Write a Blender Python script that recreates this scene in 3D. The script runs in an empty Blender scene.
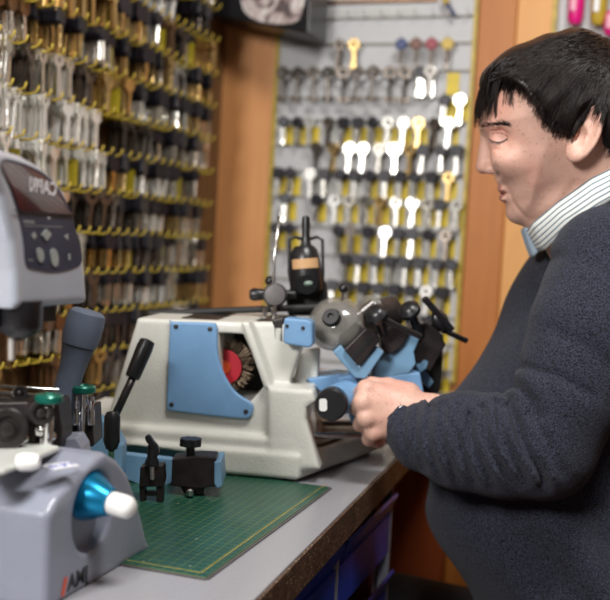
import bpy, bmesh, math, random
import numpy as np
from mathutils import Vector, Matrix
random.seed(11); rng = np.random.default_rng(5)
SC = bpy.context.scene
COL = SC.collection
PI = math.pi
# ------------------------------------------------------------------ camera
CAMZ = 1.06; BZ = 0.78
yaw, pit, rol = math.radians(18.5), math.radians(3.43), math.radians(3.0)
FPX = 1000.0
C0 = Vector((0, 0, CAMZ))
R0 = Vector((math.cos(yaw), math.sin(yaw), 0)); FH = Vector((-math.sin(yaw), math.cos(yaw), 0)); ZU = Vector((0, 0, 1))
F = FH*math.cos(pit) - ZU*math.sin(pit)
U0 = FH*math.sin(pit) + ZU*math.cos(pit)
R = R0*math.cos(rol) + U0*math.sin(rol)
U = U0*math.cos(rol) - R0*math.sin(rol)
def P(x, y, d): return C0 + F*d + R*((x-305)/FPX*d) - U*((y-300)/FPX*d)
def hit(x, y, o, n):
    v = P(x, y, 1) - C0; n = Vector(n)
    return C0 + v*((Vector(o)-C0).dot(n)/v.dot(n))
def hz(x, y, z=BZ): return hit(x, y, (0, 0, z), (0, 0, 1))
def hx(x, y, X): return hit(x, y, (X, 0, 0), (1, 0, 0))
def hy(x, y, Y): return hit(x, y, (0, Y, 0), (0, 1, 0))
cam = bpy.data.cameras.new('camera'); camo = bpy.data.objects.new('camera', cam); COL.objects.link(camo)
cam.sensor_width = 36; cam.lens = 36*FPX/610; cam.clip_start = 0.02
m = Matrix((( R.x, U.x, -F.x, 0), (R.y, U.y, -F.y, 0), (R.z, U.z, -F.z, CAMZ), (0, 0, 0, 1)))
camo.matrix_world = m
cam.dof.use_dof = True; cam.dof.focus_distance = .98; cam.dof.aperture_fstop = 4.9
SC.camera = camo
# ------------------------------------------------------------------ materials
def mat(name, col, rough=.5, metal=0., var=.08, scale=40., bump=0., bscale=200., coat=0., spec=.5, detail=4, **kw):
    m = bpy.data.materials.new(name); m.use_nodes = True
    nt = m.node_tree; b = nt.nodes['Principled BSDF']
    tc = nt.nodes.new('ShaderNodeTexCoord'); n = nt.nodes.new('ShaderNodeTexNoise')
    n.inputs['Scale'].default_value = scale; n.inputs['Detail'].default_value = detail
    nt.links.new(tc.outputs['Object'], n.inputs['Vector'])
    r = nt.nodes.new('ShaderNodeValToRGB')
    r.color_ramp.elements[0].position = .3; r.color_ramp.elements[1].position = .7
    c = np.array(col[:3])
    r.color_ramp.elements[0].color = (*(c*(1-var)), 1); r.color_ramp.elements[1].color = (*np.clip(c*(1+var), 0, 1), 1)
    nt.links.new(n.outputs['Fac'], r.inputs['Fac']); nt.links.new(r.outputs['Color'], b.inputs['Base Color'])
    b.inputs['Roughness'].default_value = rough; b.inputs['Metallic'].default_value = metal
    b.inputs['Coat Weight'].default_value = coat; b.inputs['Specular IOR Level'].default_value = spec
    if bump:
        n2 = nt.nodes.new('ShaderNodeTexNoise'); n2.inputs['Scale'].default_value = bscale; n2.inputs['Detail'].default_value = 3
        nt.links.new(tc.outputs['Object'], n2.inputs['Vector'])
        bp = nt.nodes.new('ShaderNodeBump'); bp.inputs['Strength'].default_value = bump; bp.inputs['Distance'].default_value = .002
        nt.links.new(n2.outputs['Fac'], bp.inputs['Height']); nt.links.new(bp.outputs['Normal'], b.inputs['Normal'])
    for k, v in kw.items(): b.inputs[k.replace('_', ' ')].default_value = v
    return m
def nodes(m): return m.node_tree.nodes, m.node_tree.links, m.node_tree.nodes['Principled BSDF']
M = {}
M['cream'] = mat('cream_paint', (.66, .655, .60), .42, var=.04, scale=30, bump=.25, bscale=420, coat=.15)
M['plateblue'] = mat('blue_paint', (.17, .33, .55), .42, var=.06, bump=.1, bscale=500)
M['bluebox'] = mat('light_blue_paint', (.15, .29, .44), .45, var=.08)
M['greyblue'] = mat('grey_blue_casing', (.245, .262, .325), .38, var=.05, scale=25, bump=.12, bscale=500, coat=.2)
M['silverpaint'] = mat('silver_grey_paint', (.56, .61, .69), .33, .25, var=.03, coat=.3)
M['black'] = mat('black_plastic', (.012, .012, .014), .32, var=.2)
M['blackmatte'] = mat('black_matte', (.015, .014, .014), .6, var=.3)
M['darksteel'] = mat('dark_steel', (.055, .05, .048), .38, .7, var=.35, scale=60)
M['jaw'] = mat('blackened_steel', (.024, .018, .018), .45, .4, var=.3, scale=80)
M['steel'] = mat('steel', (.62, .61, .60), .25, 1, var=.15)
M['chrome'] = mat('chrome', (.85, .85, .85), .1, 1, var=.05)
M['keysilver'] = mat('nickel_silver', (.72, .70, .64), .24, .9, var=.2, scale=30)
M['keyglint'] = mat('glint_nickel', (.88, .87, .83), .25, .5, var=.05, scale=30)  # nickel whitened in its base colour to stand in for highlights
M['keybrass'] = mat('brass', (.60, .42, .17), .3, .9, var=.2, scale=30)
M['keybrown'] = mat('brown_brass', (.20, .11, .055), .35, .7, var=.3, scale=30)
M['keydark'] = mat('aged_steel', (.15, .125, .105), .35, .8, var=.35, scale=30)
M['keyblack'] = mat('black_key_plastic', (.014, .012, .018), .45, var=.3)
M['kred'] = mat('red_key_plastic', (.25, .015, .03), .4); M['kblue'] = mat('blue_key_plastic', (.015, .035, .13), .4)
M['kbrown'] = mat('brown_key_plastic', (.13, .04, .02), .4); M['kyellow'] = mat('yellow_key_plastic', (.5, .34, .03), .4)
M['railyellow'] = mat('mustard_rail_paint', (.46, .33, .035), .45, var=.25, scale=60)
M['card'] = mat('mustard_card', (.40, .31, .015), .5, var=.2)
M['railgrey'] = mat('grey_rail_paint', (.30, .27, .22), .45, var=.2)
M['tag'] = mat('yellow_card', (.66, .49, .03), .5, var=.12)
M['tagpale'] = mat('grey_plastic_pocket', (.5, .5, .47), .3, var=.1)
M['grey'] = mat('slate_plastic', (.125, .155, .215), .5, var=.08, bump=.15, bscale=600)
M['greyknob'] = mat('grey_knob', (.13, .12, .12), .45, .3, var=.2)
M['green'] = mat('green_anodised', (.005, .14, .10), .3, .35, var=.1, coat=.3)
M['anoblue'] = mat('blue_anodised', (.012, .27, .52), .26, .75, var=.05)
M['white'] = mat('white_plastic', (.84, .84, .82), .35, var=.03, coat=.3)
M['offwhite'] = mat('off_white_plastic', (.62, .64, .60), .3, var=.05, coat=.3)
M['red'] = mat('red_print', (.65, .03, .05), .4); M['orangered'] = mat('orange_red_print', (.75, .09, .02), .4)
M['inkblack'] = mat('black_print', (.01, .01, .012), .4)
M['inkwhite'] = mat('white_print', (.85, .85, .88), .4)
M['inkblue'] = mat('blue_print', (.03, .08, .4), .4)
M['panelnavy'] = mat('dark_keypad_film', (.05, .055, .085), .3, var=.15)
M['screen'] = mat('tinted_display_window', (.07, .012, .005), .07, var=.5, scale=14, coat=1)
M['buttongrey'] = mat('pale_grey_button', (.36, .39, .38), .4)
M['bluebin'] = mat('blue_bin_plastic', (.03, .06, .42), .3, var=.3, scale=20)
M['binframe'] = mat('grey_frame_paint', (.34, .35, .40), .45)
M['brush'] = mat('steel_wire_bristle', (.30, .22, .15), .4, .8, var=.5, scale=200)
M['lens'] = mat('lamp_lens', (.45, .6, .5), .05, var=.2, Transmission_Weight=.5)
M['tan'] = mat('tan_label', (.55, .33, .16), .5)
M['panel'] = mat('grey_white_panel', (.50, .50, .51), .5, var=.03, scale=8)
M['pink'] = mat('pink_plastic', (.75, .01, .22), .35); M['pinkl'] = mat('pale_pink_plastic', (.8, .35, .45), .35)
M['floor'] = mat('red_brown_floor', (.16, .04, .014), .5, var=.3, scale=5)
M['trouser'] = mat('dark_trouser_cloth', (.02, .02, .025), .9, var=.2)
M['shoe'] = mat('black_leather', (.012, .01, .01), .4)
M['bracelet'] = mat('steel_band', (.8, .78, .74), .2, 1)
M['sclera'] = mat('eye_white', (.6, .55, .5), .2); M['iris'] = mat('iris', (.03, .015, .01), .15)
M['collarblue'] = mat('blue_placket', (.35, .45, .55), .8)
def mclear():
    m = mat('smoky_clear_plastic', (.22, .21, .19), .12, var=.15, coat=.5)
    n, l, b = nodes(m); b.inputs['Alpha'].default_value = .5; return m
M['clear'] = mclear()
def mwood(name, ca, cb, rough=.5, sc=(6, 6, .7), coat=.0):
    m = mat(name, ca, rough, coat=coat); n, l, b = nodes(m)
    tc = n.new('ShaderNodeTexCoord'); mp = n.new('ShaderNodeMapping'); mp.inputs['Scale'].default_value = sc
    nz = n.new('ShaderNodeTexNoise'); nz.inputs['Scale'].default_value = 5; nz.inputs['Detail'].default_value = 8; nz.inputs['Distortion'].default_value = 1.2
    r = n.new('ShaderNodeValToRGB'); r.color_ramp.elements[0].color = (*ca, 1); r.color_ramp.elements[1].color = (*cb, 1)
    r.color_ramp.elements[0].position = .3; r.color_ramp.elements[1].position = .75
    l.new(tc.outputs['Object'], mp.inputs['Vector']); l.new(mp.outputs[0], nz.inputs['Vector']); l.new(nz.outputs['Fac'], r.inputs['Fac']); l.new(r.outputs[0], b.inputs['Base Color'])
    return m
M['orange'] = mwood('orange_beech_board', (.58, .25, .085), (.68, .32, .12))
M['orange_lit'] = mwood('lit_beech_board', (.66, .32, .09), (.75, .38, .12))  # light on the side face put into a lighter wood colour
M['orange_shaded'] = mwood('shaded_beech_board', (.42, .135, .022), (.50, .18, .03))  # dark side of the same wood, its shade put into the colour
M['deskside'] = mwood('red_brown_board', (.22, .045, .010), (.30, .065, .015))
M['leftboard'] = mwood('brown_rack_board', (.14, .075, .03), (.24, .13, .05))
def mbench():
    m = mat('grey_laminate', (.31, .31, .335), .32, var=.05, scale=300, coat=.1)
    n, l, b = nodes(m)
    tc = n.new('ShaderNodeTexCoord'); v = n.new('ShaderNodeTexVoronoi'); v.inputs['Scale'].default_value = 70
    r = n.new('ShaderNodeValToRGB'); r.color_ramp.elements[0].position = .035; r.color_ramp.elements[1].position = .05
    r.color_ramp.elements[0].color = (1, 1, 1, 1); r.color_ramp.elements[1].color = (0, 0, 0, 1)
    wn = n.new('ShaderNodeTexNoise'); wn.inputs['Scale'].default_value = 9
    r2 = n.new('ShaderNodeValToRGB'); r2.color_ramp.elements[0].position = .5; r2.color_ramp.elements[1].position = .6
    mu = n.new('ShaderNodeMath'); mu.operation = 'MULTIPLY'
    mx = n.new('ShaderNodeMix'); mx.data_type = 'RGBA'
    old = b.inputs['Base Color'].links[0].from_socket
    l.new(tc.outputs['Object'], v.inputs['Vector']); l.new(v.outputs['Distance'], r.inputs['Fac']); l.new(tc.outputs['Object'], wn.inputs['Vector']); l.new(wn.outputs['Fac'], r2.inputs['Fac'])
    l.new(r.outputs[0], mu.inputs[0]); l.new(r2.outputs[0], mu.inputs[1]); l.new(mu.outputs[0], mx.inputs[0]); l.new(old, mx.inputs[6]); mx.inputs[7].default_value = (.6, .5, .35, 1)
    l.new(mx.outputs[2], b.inputs['Base Color'])
    return m
M['bench'] = mbench()
def medge():
    m = mat('swarf_flecked_brown_edging', (.10, .055, .035), .4, .2, var=.4, scale=60)
    n, l, b = nodes(m)
    tc = n.new('ShaderNodeTexCoord'); nz = n.new('ShaderNodeTexNoise'); nz.inputs['Scale'].default_value = 380; nz.inputs['Detail'].default_value = 2
    r = n.new('ShaderNodeValToRGB'); r.color_ramp.elements[0].position = .62; r.color_ramp.elements[1].position = .68
    mx = n.new('ShaderNodeMix'); mx.data_type = 'RGBA'; old = b.inputs['Base Color'].links[0].from_socket
    l.new(tc.outputs['Object'], nz.inputs['Vector']); l.new(nz.outputs['Fac'], r.inputs['Fac']); l.new(r.outputs[0], mx.inputs[0]); l.new(old, mx.inputs[6]); mx.inputs[7].default_value = (.6, .45, .28, 1)
    l.new(mx.outputs[2], b.inputs['Base Color']); return m
M['edge'] = medge()
# ------------------------------------------------------------------ object helpers
WL = {}
def wloc(o):
    v = Vector((0, 0, 0))
    while o is not None: v += o.location; o = o.parent
    return v
def tag(o, label=None, cat=None, group=None, kind=None):
    if label: o['label'] = label
    if cat: o['category'] = cat
    if group: o['group'] = group
    if kind: o['kind'] = kind
    return o
def thing(name, label, cat, loc=(0, 0, 0), group=None):
    o = bpy.data.objects.new(name, None); COL.objects.link(o); o.location = loc; o.empty_display_size = .02
    return tag(o, label, cat, group)
def obj(name, bm, material, parent=None, smooth=None, loc=None, bev=None, label=None, sub=0):
    """verts of bm are world coordinates; origin goes to the parent's (or loc)"""
    me = bpy.data.meshes.new(name)
    if isinstance(bm, bmesh.types.BMesh):
        bmesh.ops.recalc_face_normals(bm, faces=bm.faces)
        bm.to_mesh(me); bm.free()
    else: me = bm; me.name = name
    mats = material if isinstance(material, (list, tuple)) else [material]
    for x in mats: me.materials.append(x)
    o = bpy.data.objects.new(name, me); COL.objects.link(o)
    if parent is not None:
        off = wloc(parent); o.parent = parent
    else:
        off = Vector(loc) if loc is not None else (sum((Vector(v) for v in o.bound_box), Vector())/8)
        o.location = off
    me.transform(Matrix.Translation(-off))
    if smooth is True:
        me.shade_smooth()
    elif smooth:
        me.shade_smooth(); me.set_sharp_from_angle(angle=math.radians(smooth))
    if bev:
        b = o.modifiers.new('bevel', 'BEVEL'); b.width = bev; b.segments = 2; b.limit_method = 'ANGLE'; b.angle_limit = math.radians(40)
    if label: o['label'] = label
    return o
def B(): return bmesh.new()
def frame_from(axis, up=Vector((0, 0, 1))):
    z = Vector(axis).normalized()
    if abs(z.dot(up)) > .95: up = Vector((0, 1, 0)) if abs(z.y) < .9 else Vector((1, 0, 0))
    x = up.cross(z).normalized(); y = z.cross(x)
    return Matrix((x, y, z)).transposed()
def box(bm, c, size, rot=None):
    c = Vector(c); v = []
    rot = rot or Matrix.Identity(3)
    for sx in (-.5, .5):
        for sy in (-.5, .5):
            for sz in (-.5, .5): v.append(bm.verts.new(c + rot @ Vector((sx*size[0], sy*size[1], sz*size[2]))))
    for f in ((0, 1, 3, 2), (4, 6, 7, 5), (0, 4, 5, 1), (2, 3, 7, 6), (0, 2, 6, 4), (1, 5, 7, 3)): bm.faces.new([v[i] for i in f])
    return bm
def box2(bm, a, b): 
    a, b = Vector(a), Vector(b); return box(bm, (a+b)/2, [abs(b[i]-a[i]) for i in range(3)])
def prism(bm, pts, ext):
    ext = Vector(ext); a = [bm.verts.new(Vector(p)) for p in pts]; b = [bm.verts.new(Vector(p)+ext) for p in pts]
    bm.faces.new(a); bm.faces.new(b[::-1]); n = len(a)
    for i in range(n): bm.faces.new((a[i], a[(i+1) % n], b[(i+1) % n], b[i]))
    return bm
def lathe(bm, o, axis, prof, n=28):
    """prof: (radius, distance along axis)"""
    Mx = frame_from(axis); o = Vector(o); rings = []
    for r, h in prof:
        if r < 1e-6: rings.append([bm.verts.new(o + Mx @ Vector((0, 0, h)))])
        else: rings.append([bm.verts.new(o + Mx @ Vector((r*math.cos(2*PI*k/n), r*math.sin(2*PI*k/n), h))) for k in range(n)])
    for A, Bq in zip(rings, rings[1:]):
        for k in range(n):
            a0, a1 = A[k % len(A)], A[(k+1) % len(A)]; b0, b1 = Bq[k % len(Bq)], Bq[(k+1) % len(Bq)]
            vs = [a0, a1, b1, b0]; u = []
            for q in vs:
                if q not in u: u.append(q)
            if len(u) > 2: bm.faces.new(u)
    for rg, in ((rings[0],), (rings[-1],)):
        if len(rg) > 2:
            try: bm.faces.new(rg)
            except ValueError: pass
    return bm
def cyl(bm, a, b, r, r2=None, n=24):
    a, b = Vector(a), Vector(b); L = (b-a).length
    return lathe(bm, a, b-a, [(r, 0), (r2 if r2 is not None else r, L)], n)
def ccyl(bm, a, b, r, c=.0012, n=28):
    a, b = Vector(a), Vector(b); L = (b-a).length
    return lathe(bm, a, b-a, [(r-c, 0), (r, c), (r, L-c), (r-c, L)], n)
def tube(bm, pts, r, n=8, r1=None):
    pts = [Vector(p) for p in pts]; rings = []; N = len(pts); up = None
    for i, p in enumerate(pts):
        t = (pts[min(i+1, N-1)] - pts[max(i-1, 0)]).normalized()
        if up is None: up = Vector((0, 0, 1)) if abs(t.z) < .9 else Vector((1, 0, 0))
        x = (up - t*up.dot(t)).normalized(); up = x; y = t.cross(x)
        rr = r if r1 is None else r + (r1-r)*i/(N-1)
        rings.append([bm.verts.new(p + (x*math.cos(2*PI*k/n)+y*math.sin(2*PI*k/n))*rr) for k in range(n)])
    for A, Bq in zip(rings, rings[1:]):
        for k in range(n): bm.faces.new((A[k], A[(k+1) % n], Bq[(k+1) % n], Bq[k]))
    bm.faces.new(rings[0]); bm.faces.new(rings[-1]); return bm
def ball(bm, c, r, sq=(1, 1, 1), seg=20):
    rot = Matrix.Translation(Vector(c)) @ Matrix.Diagonal((r*sq[0], r*sq[1], r*sq[2], 1))
    bmesh.ops.create_uvsphere(bm, u_segments=seg, v_segments=seg//2+2, radius=1, matrix=rot); return bm
def textobj(name, s, size, mw, material, parent, mirror=True, depth=.0003, shear=0.):
    cu = bpy.data.curves.new(name, 'FONT'); cu.body = s; cu.size = size; cu.extrude = depth; cu.align_x = 'CENTER'; cu.align_y = 'CENTER'; cu.shear = shear
    cu.offset = size*.02
    t = bpy.data.objects.new(name, cu); COL.objects.link(t)
    dg = bpy.context.evaluated_depsgraph_get(); me = bpy.data.meshes.new_from_object(t.evaluated_get(dg))
    bpy.data.objects.remove(t)
    me.transform(mw @ (Matrix.Diagonal((-1, 1, 1, 1)) if mirror else Matrix.Identity(4)))
    return obj(name, me, material, parent)
# ------------------------------------------------------------------ implicit surfaces
def surfnet(Fv, org, h, basis=None):
    nx, ny, nz = Fv.shape; ins = Fv < 0
    c = [ins[i:nx-1+i, j:ny-1+j, k:nz-1+k] for i in (0, 1) for j in (0, 1) for k in (0, 1)]
    s = sum(q.astype(np.int8) for q in c); act = (s > 0) & (s < 8)
    I = np.argwhere(act); idx = -np.ones(act.shape, int); idx[act] = np.arange(len(I))
    acc = np.zeros((len(I), 3)); cnt = np.zeros(len(I))
    cor = np.array([(i, j, k) for i in (0, 1) for j in (0, 1) for k in (0, 1)])
    vals = np.stack([Fv[I[:, 0]+a, I[:, 1]+b, I[:, 2]+d] for a, b, d in cor], 1)
    for a in range(8):
        for b in range(a+1, 8):
            if np.abs(cor[a]-cor[b]).sum() != 1: continue
            va, vb = vals[:, a], vals[:, b]; mk = (va < 0) != (vb < 0)
            t = va[mk]/(va[mk]-vb[mk])
            acc[mk] += cor[a] + (cor[b]-cor[a])*t[:, None]; cnt[mk] += 1
    V = (I + acc/cnt[:, None])*h + np.array(org)
    faces = []
    for ax in range(3):
        o = [(1, 2), (2, 0), (0, 1)][ax]
        sl0 = [slice(None)]*3; sl1 = [slice(None)]*3; sl0[ax] = slice(0, -1); sl1[ax] = slice(1, None)
        a, b = ins[tuple(sl0)], ins[tuple(sl1)]; mk = a != b
        E = np.argwhere(mk); E = E[(E[:, o[0]] > 0) & (E[:, o[1]] > 0) & (E[:, o[0]] < Fv.shape[o[0]]-1) & (E[:, o[1]] < Fv.shape[o[1]]-1)]
        fl = a[E[:, 0], E[:, 1], E[:, 2]]
        e0 = np.zeros(3, int); e0[o[0]] = 1; e1 = np.zeros(3, int); e1[o[1]] = 1
        q = [E-e0-e1, E-e1, E, E-e0]
        Q = np.stack([idx[x[:, 0], x[:, 1], x[:, 2]] for x in q], 1)
        Q[~fl] = Q[~fl][:, ::-1]; faces.append(Q)
    Q = np.concatenate(faces); Q = Q[(Q >= 0).all(1)]
    return V, Q
def relax(V, Q, it=2, lam=.5):
    E = np.concatenate([Q[:, [0, 1]], Q[:, [1, 2]], Q[:, [2, 3]], Q[:, [3, 0]]])
    for _ in range(it):
        A = np.zeros_like(V); n = np.zeros(len(V))
        np.add.at(A, E[:, 0], V[E[:, 1]]); np.add.at(n, E[:, 0], 1)
        np.add.at(A, E[:, 1], V[E[:, 0]]); np.add.at(n, E[:, 1], 1)
        V = V + lam*(A/np.maximum(n, 1)[:, None]-V)
    return V
def tomesh(V, Q, name='m', org=(0, 0, 0), basis=None):
    V = np.array(V)
    if basis is not None: V = V @ np.array([list(b) for b in basis])
    V = V + np.array(list(org))
    me = bpy.data.meshes.new(name); me.from_pydata(V.tolist(), [], Q.tolist()); me.update(); me.shade_smooth(); return me
def grid(lo, hi, h):
    ax = [np.arange(lo[i], hi[i]+h, h) for i in range(3)]
    return np.meshgrid(*ax, indexing='ij', sparse=True)
def poly2(X, Y, pts):
    """signed distance to polygon (inside negative), broadcast 2-D"""
    X, Y = np.broadcast_arrays(X, Y); d = np.full(X.shape, 1e9); ins = np.zeros(X.shape, bool); n = len(pts)
    for i in range(n):
        ax, ay = pts[i]; bx, by = pts[(i+1) % n]; ex, ey = bx-ax, by-ay; L = ex*ex+ey*ey+1e-18
        t = np.clip(((X-ax)*ex+(Y-ay)*ey)/L, 0, 1)
        d = np.minimum(d, (X-ax-t*ex)**2+(Y-ay-t*ey)**2)
        if ey != 0:
            cr = ((ay > Y) != (by > Y)) & (X < ex*(Y-ay)/ey+ax); ins ^= cr
    d = np.sqrt(d); return np.where(ins, -d, d)
def catmull(pts, n=6, closed=True):
    out = []; N = len(pts); pts = [np.array(p, float) for p in pts]
    for i in range(N if closed else N-1):
        g = lambda k: pts[k % N] if closed else pts[min(max(k, 0), N-1)]
        p0, p1, p2, p3 = g(i-1), g(i), g(i+1), g(i+2)
        for k in range(n):
            t = k/n; out.append(.5*((2*p1)+(-p0+p2)*t+(2*p0-5*p1+4*p2-p3)*t*t+(-p0+3*p1-3*p2+p3)*t**3))
    if not closed: out.append(pts[-1])
    return out
def ext(d2, Z, z0, z1, r=0.):
    """extruded region, rounded by r"""
    dz = np.maximum(z0-Z, Z-z1)
    if r == 0: return np.maximum(d2, dz)
    a, b = d2+r, dz+r
    return np.minimum(np.maximum(a, b), 0)+np.sqrt(np.maximum(a, 0)**2+np.maximum(b, 0)**2)-r
def bxs(X, Y, Z, a, b, r=0.):
    q = [np.maximum(a[i]-v, v-b[i])+r for i, v in enumerate((X, Y, Z))]
    return np.sqrt(sum(np.maximum(v, 0)**2 for v in q))+np.minimum(np.maximum(np.maximum(q[0], q[1]), q[2]), 0)-r
def sph(X, Y, Z, c, r, s=(1, 1, 1)):
    k = np.sqrt(((X-c[0])/s[0])**2+((Y-c[1])/s[1])**2+((Z-c[2])/s[2])**2)
    return (k-r)*min(s)
def cap(X, Y, Z, a, b, ra, rb):
    e = [b[i]-a[i] for i in range(3)]; L = sum(v*v for v in e)+1e-12
    t = np.clip(((X-a[0])*e[0]+(Y-a[1])*e[1]+(Z-a[2])*e[2])/L, 0, 1)
    return np.sqrt((X-a[0]-t*e[0])**2+(Y-a[1]-t*e[1])**2+(Z-a[2]-t*e[2])**2)-(ra+(rb-ra)*t)
def smin(a, b, k):
    h = np.clip(.5+.5*(b-a)/k, 0, 1); return b+(a-b)*h-k*h*(1-h)
def smax(a, b, k): return -smin(-a, -b, k)
# ------------------------------------------------------------------ the room
def struct(name, bm, m, **k):
    o = obj(name, bm, m, **k); o['kind'] = 'structure'; return o
WX, WY = -.85, 1.927
struct('floor', box2(B(), (-.95, -1.2, -.05), (2.6, 2.9, 0)), M['floor'])
struct('wall_left', box2(B(), (WX-.05, -.9, 0), (WX, WY+.02, 2.5)), M['leftboard'])
px0 = hy(471, 150, WY).x; px1 = hy(517, 20, WY-.03).x; px2 = hy(557, 20, WY).x
struct('wall_back', box2(B(), (WX-.05, WY, 0), (2.4, WY+.06, 2.5)), M['orange'])
struct('trim_1', box2(B(), (px0+.004, WY-.03, 0), (px1, WY, 2.5)), M['orange_shaded'], bev=.003)
struct('trim_2', box2(B(), (px1, WY-.022, 0), (px2, WY, 2.5)), M['orange_lit'])
struct('wall_shade_panel', box2(B(), (WX+.001, WY-.016, 0), (.7, WY-.001, .70)), M['deskside'])  # dark sheet on the back wall, painting the shade under the bench
# grey-white key boards
a = hy(285, 40, WY); zb = BZ+.02
bd = thing('key_board', 'grey-white pegboard with mustard edge strips on the orange wall behind the machines', 'board', (a.x, WY, zb))
xl = hy(277, 150, WY).x; xr = hy(467, 150, WY).x
obj('panel', box2(B(), (xl, WY-.012, zb), (xr, WY, 1.72)), M['panel'], bd, bev=.001)
for x in (xl-.004, xr+.004): obj('edge_strip', box2(B(), (x-.004, WY-.016, zb), (x+.004, WY, 1.72)), M['railyellow'], bd)
xq = px2
bd2 = thing('key_board', 'pale board with pink and yellow plastic keys, above the seated man at the right edge', 'board', (xq, WY, 1.2))
obj('panel', box2(B(), (xq, WY-.012, 1.2), (xq+.6, WY, 1.8)), M['panel'], bd2)
obj('edge_strip', box2(B(), (xq-.006, WY-.03, 1.2), (xq+.002, WY, 1.8)), M['railyellow'], bd2)
# ------------------------------------------------------------------ bench
ex0, ex1 = -.2665, -.287
def edx(y): return ex0 + (ex1-ex0)*(y-.7)/.5
bt = thing('workbench', 'long grey laminate workbench with a brown swarf-flecked front edge', 'workbench', (-.55, 1, 0))
ye0 = .25
top = [(WX+.001, ye0, BZ-.03), (edx(ye0), ye0, BZ-.03), (edx(WY), WY-.001, BZ-.03), (WX+.001, WY-.018, BZ-.03)]
obj('worktop', prism(B(), top, (0, 0, .03)), M['bench'], bt, bev=.0012)
bm = B(); prism(bm, [(edx(ye0), ye0, BZ-.034), (edx(ye0)+.003, ye0, BZ-.034), (edx(WY)+.003, WY, BZ-.034), (edx(WY), WY, BZ-.034)], (0, 0, .0325)); obj('front_edge', bm, M['edge'], bt)
obj('side_panel', box2(B(), (WX+.001, .25, 0), (-.31, .27, BZ-.03)), M['deskside'], bt)
obj('back_panel', box2(B(), (-.60, 1.25, 0), (-.58, WY-.017, BZ-.03)), M['deskside'], bt)
obj('side_panel', box2(B(), (-.58, 1.235, 0), (-.305, 1.25, BZ-.03)), M['deskside'], bt)
# drawer rack
rk = thing('bin_rack', 'grey frame rack of blue storage bins standing under the workbench edge', 'storage rack', (-.45, .9, 0))
ys = [.60, .76, hx(336, 590, -.302).y, hx(388, 560, -.302).y]
for y in ys:
    obj('frame_post', box2(B(), (-.314, y-.006, 0), (-.300, y, BZ-.035)), M['binframe'], rk)
    obj('side_panel', box2(B(), (-.58, y-.006, .02), (-.319, y-.002, BZ-.04)), M['binframe'], rk)
bins = []
for j in range(3):
    for k in range(5):
        z0 = BZ-.032-.105*(k+1)
        yb0, yb1 = ys[j]+.004, ys[j+1]-.012
        nmj = ('nearest the camera', 'in the middle', 'farthest, beside the seated man')[j]
        nmk = ('top', 'second', 'third', 'fourth', 'lowest')[k]
        b = thing('storage_bin', f'blue plastic bin under the bench, {nmk} row of the column {nmj}', 'storage bin', (-.42, (yb0+yb1)/2, z0), 'blue bins under the workbench')
        bm = B(); x0, x1 = -.56, -.296
        box2(bm, (x0, yb0, z0), (x1-.02, yb1, z0+.004)); box2(bm, (x0, yb0, z0), (x1-.03, yb0+.003, z0+.09)); box2(bm, (x0, yb1-.003, z0), (x1-.03, yb1, z0+.09)); box2(bm, (x0, yb0, z0), (x0+.003, yb1, z0+.09))
        obj('tray', bm, M['bluebin'], b)
        bm = B(); prism(bm, [(x1-.008, yb0, z0+.050), (x1+.006, yb0, z0+.080), (x1+.004, yb0, z0+.084), (x1-.012, yb0, z0+.052)], (0, yb1-yb0, 0)); box2(bm, (x1-.008, yb0, z0), (x1-.004, yb1, z0+.052))
        obj('front_lip', bm, M['bluebin'], b)
# ------------------------------------------------------------------ cutting mat
def mmat():
    m = mat('green_cutting_mat', (.008, .068, .047), .38, var=.12, scale=30, coat=.1); n, l, b = nodes(m)
    tc = n.new('ShaderNodeTexCoord'); br = n.new('ShaderNodeTexBrick'); br.offset = 0; br.squash = 1
    br.inputs['Scale'].default_value = 100; br.inputs['Brick Width'].default_value = 1.0; br.inputs['Row Height'].default_value = 1.0; br.inputs['Mortar Size'].default_value = .035
    br.inputs['Color1'].default_value = (0, 0, 0, 1); br.inputs['Color2'].default_value = (0, 0, 0, 1); br.inputs['Mortar'].default_value = (1, 1, 1, 1); br.inputs['Mortar Smooth'].default_value = 0
    mx = n.new('ShaderNodeMix'); mx.data_type = 'RGBA'; old = b.inputs['Base Color'].links[0].from_socket
    mu = n.new('ShaderNodeMath'); mu.operation = 'MULTIPLY'; mu.inputs[1].default_value = .32
    v = n.new('ShaderNodeTexVoronoi'); v.inputs['Scale'].default_value = 60
    r = n.new('ShaderNodeValToRGB'); r.color_ramp.elements[0].position = .05; r.color_ramp.elements[1].position = .06; r.color_ramp.elements[0].color = (1, 1, 1, 1); r.color_ramp.elements[1].color = (0, 0, 0, 1)
    mx2 = n.new('ShaderNodeMix'); mx2.data_type = 'RGBA'
    l.new(tc.outputs['Object'], br.inputs['Vector']); l.new(br.outputs['Color'], mu.inputs[0]); l.new(mu.outputs[0], mx.inputs[0]); l.new(old, mx.inputs[6]); mx.inputs[7].default_value = (.28, .36, .08, 1)
    l.new(tc.outputs['Object'], v.inputs['Vector']); l.new(v.outputs['Distance'], r.inputs['Fac']); l.new(r.outputs[0], mx2.inputs[0]); l.new(mx.outputs[2], mx2.inputs[6]); mx2.inputs[7].default_value = (.45, .42, .25, 1)
    l.new(mx2.outputs[2], b.inputs['Base Color']); return m
M['mat'] = mmat()
c1 = hz(206, 580); c2 = hz(330, 489); dirv = (c2-c1).normalized(); nrm = Vector((-dirv.y, dirv.x, 0))
q = [c1, c2, c2+nrm*.42, c1+nrm*.42]
mo = obj('cutting_mat', prism(B(), [p+Vector((0, 0, .0003)) for p in q], (0, 0, .002)), M['mat'], loc=c1)
tag(mo, 'green cutting mat with a fine yellow grid, lying on the grey workbench', 'cutting mat')
bm = B()
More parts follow.
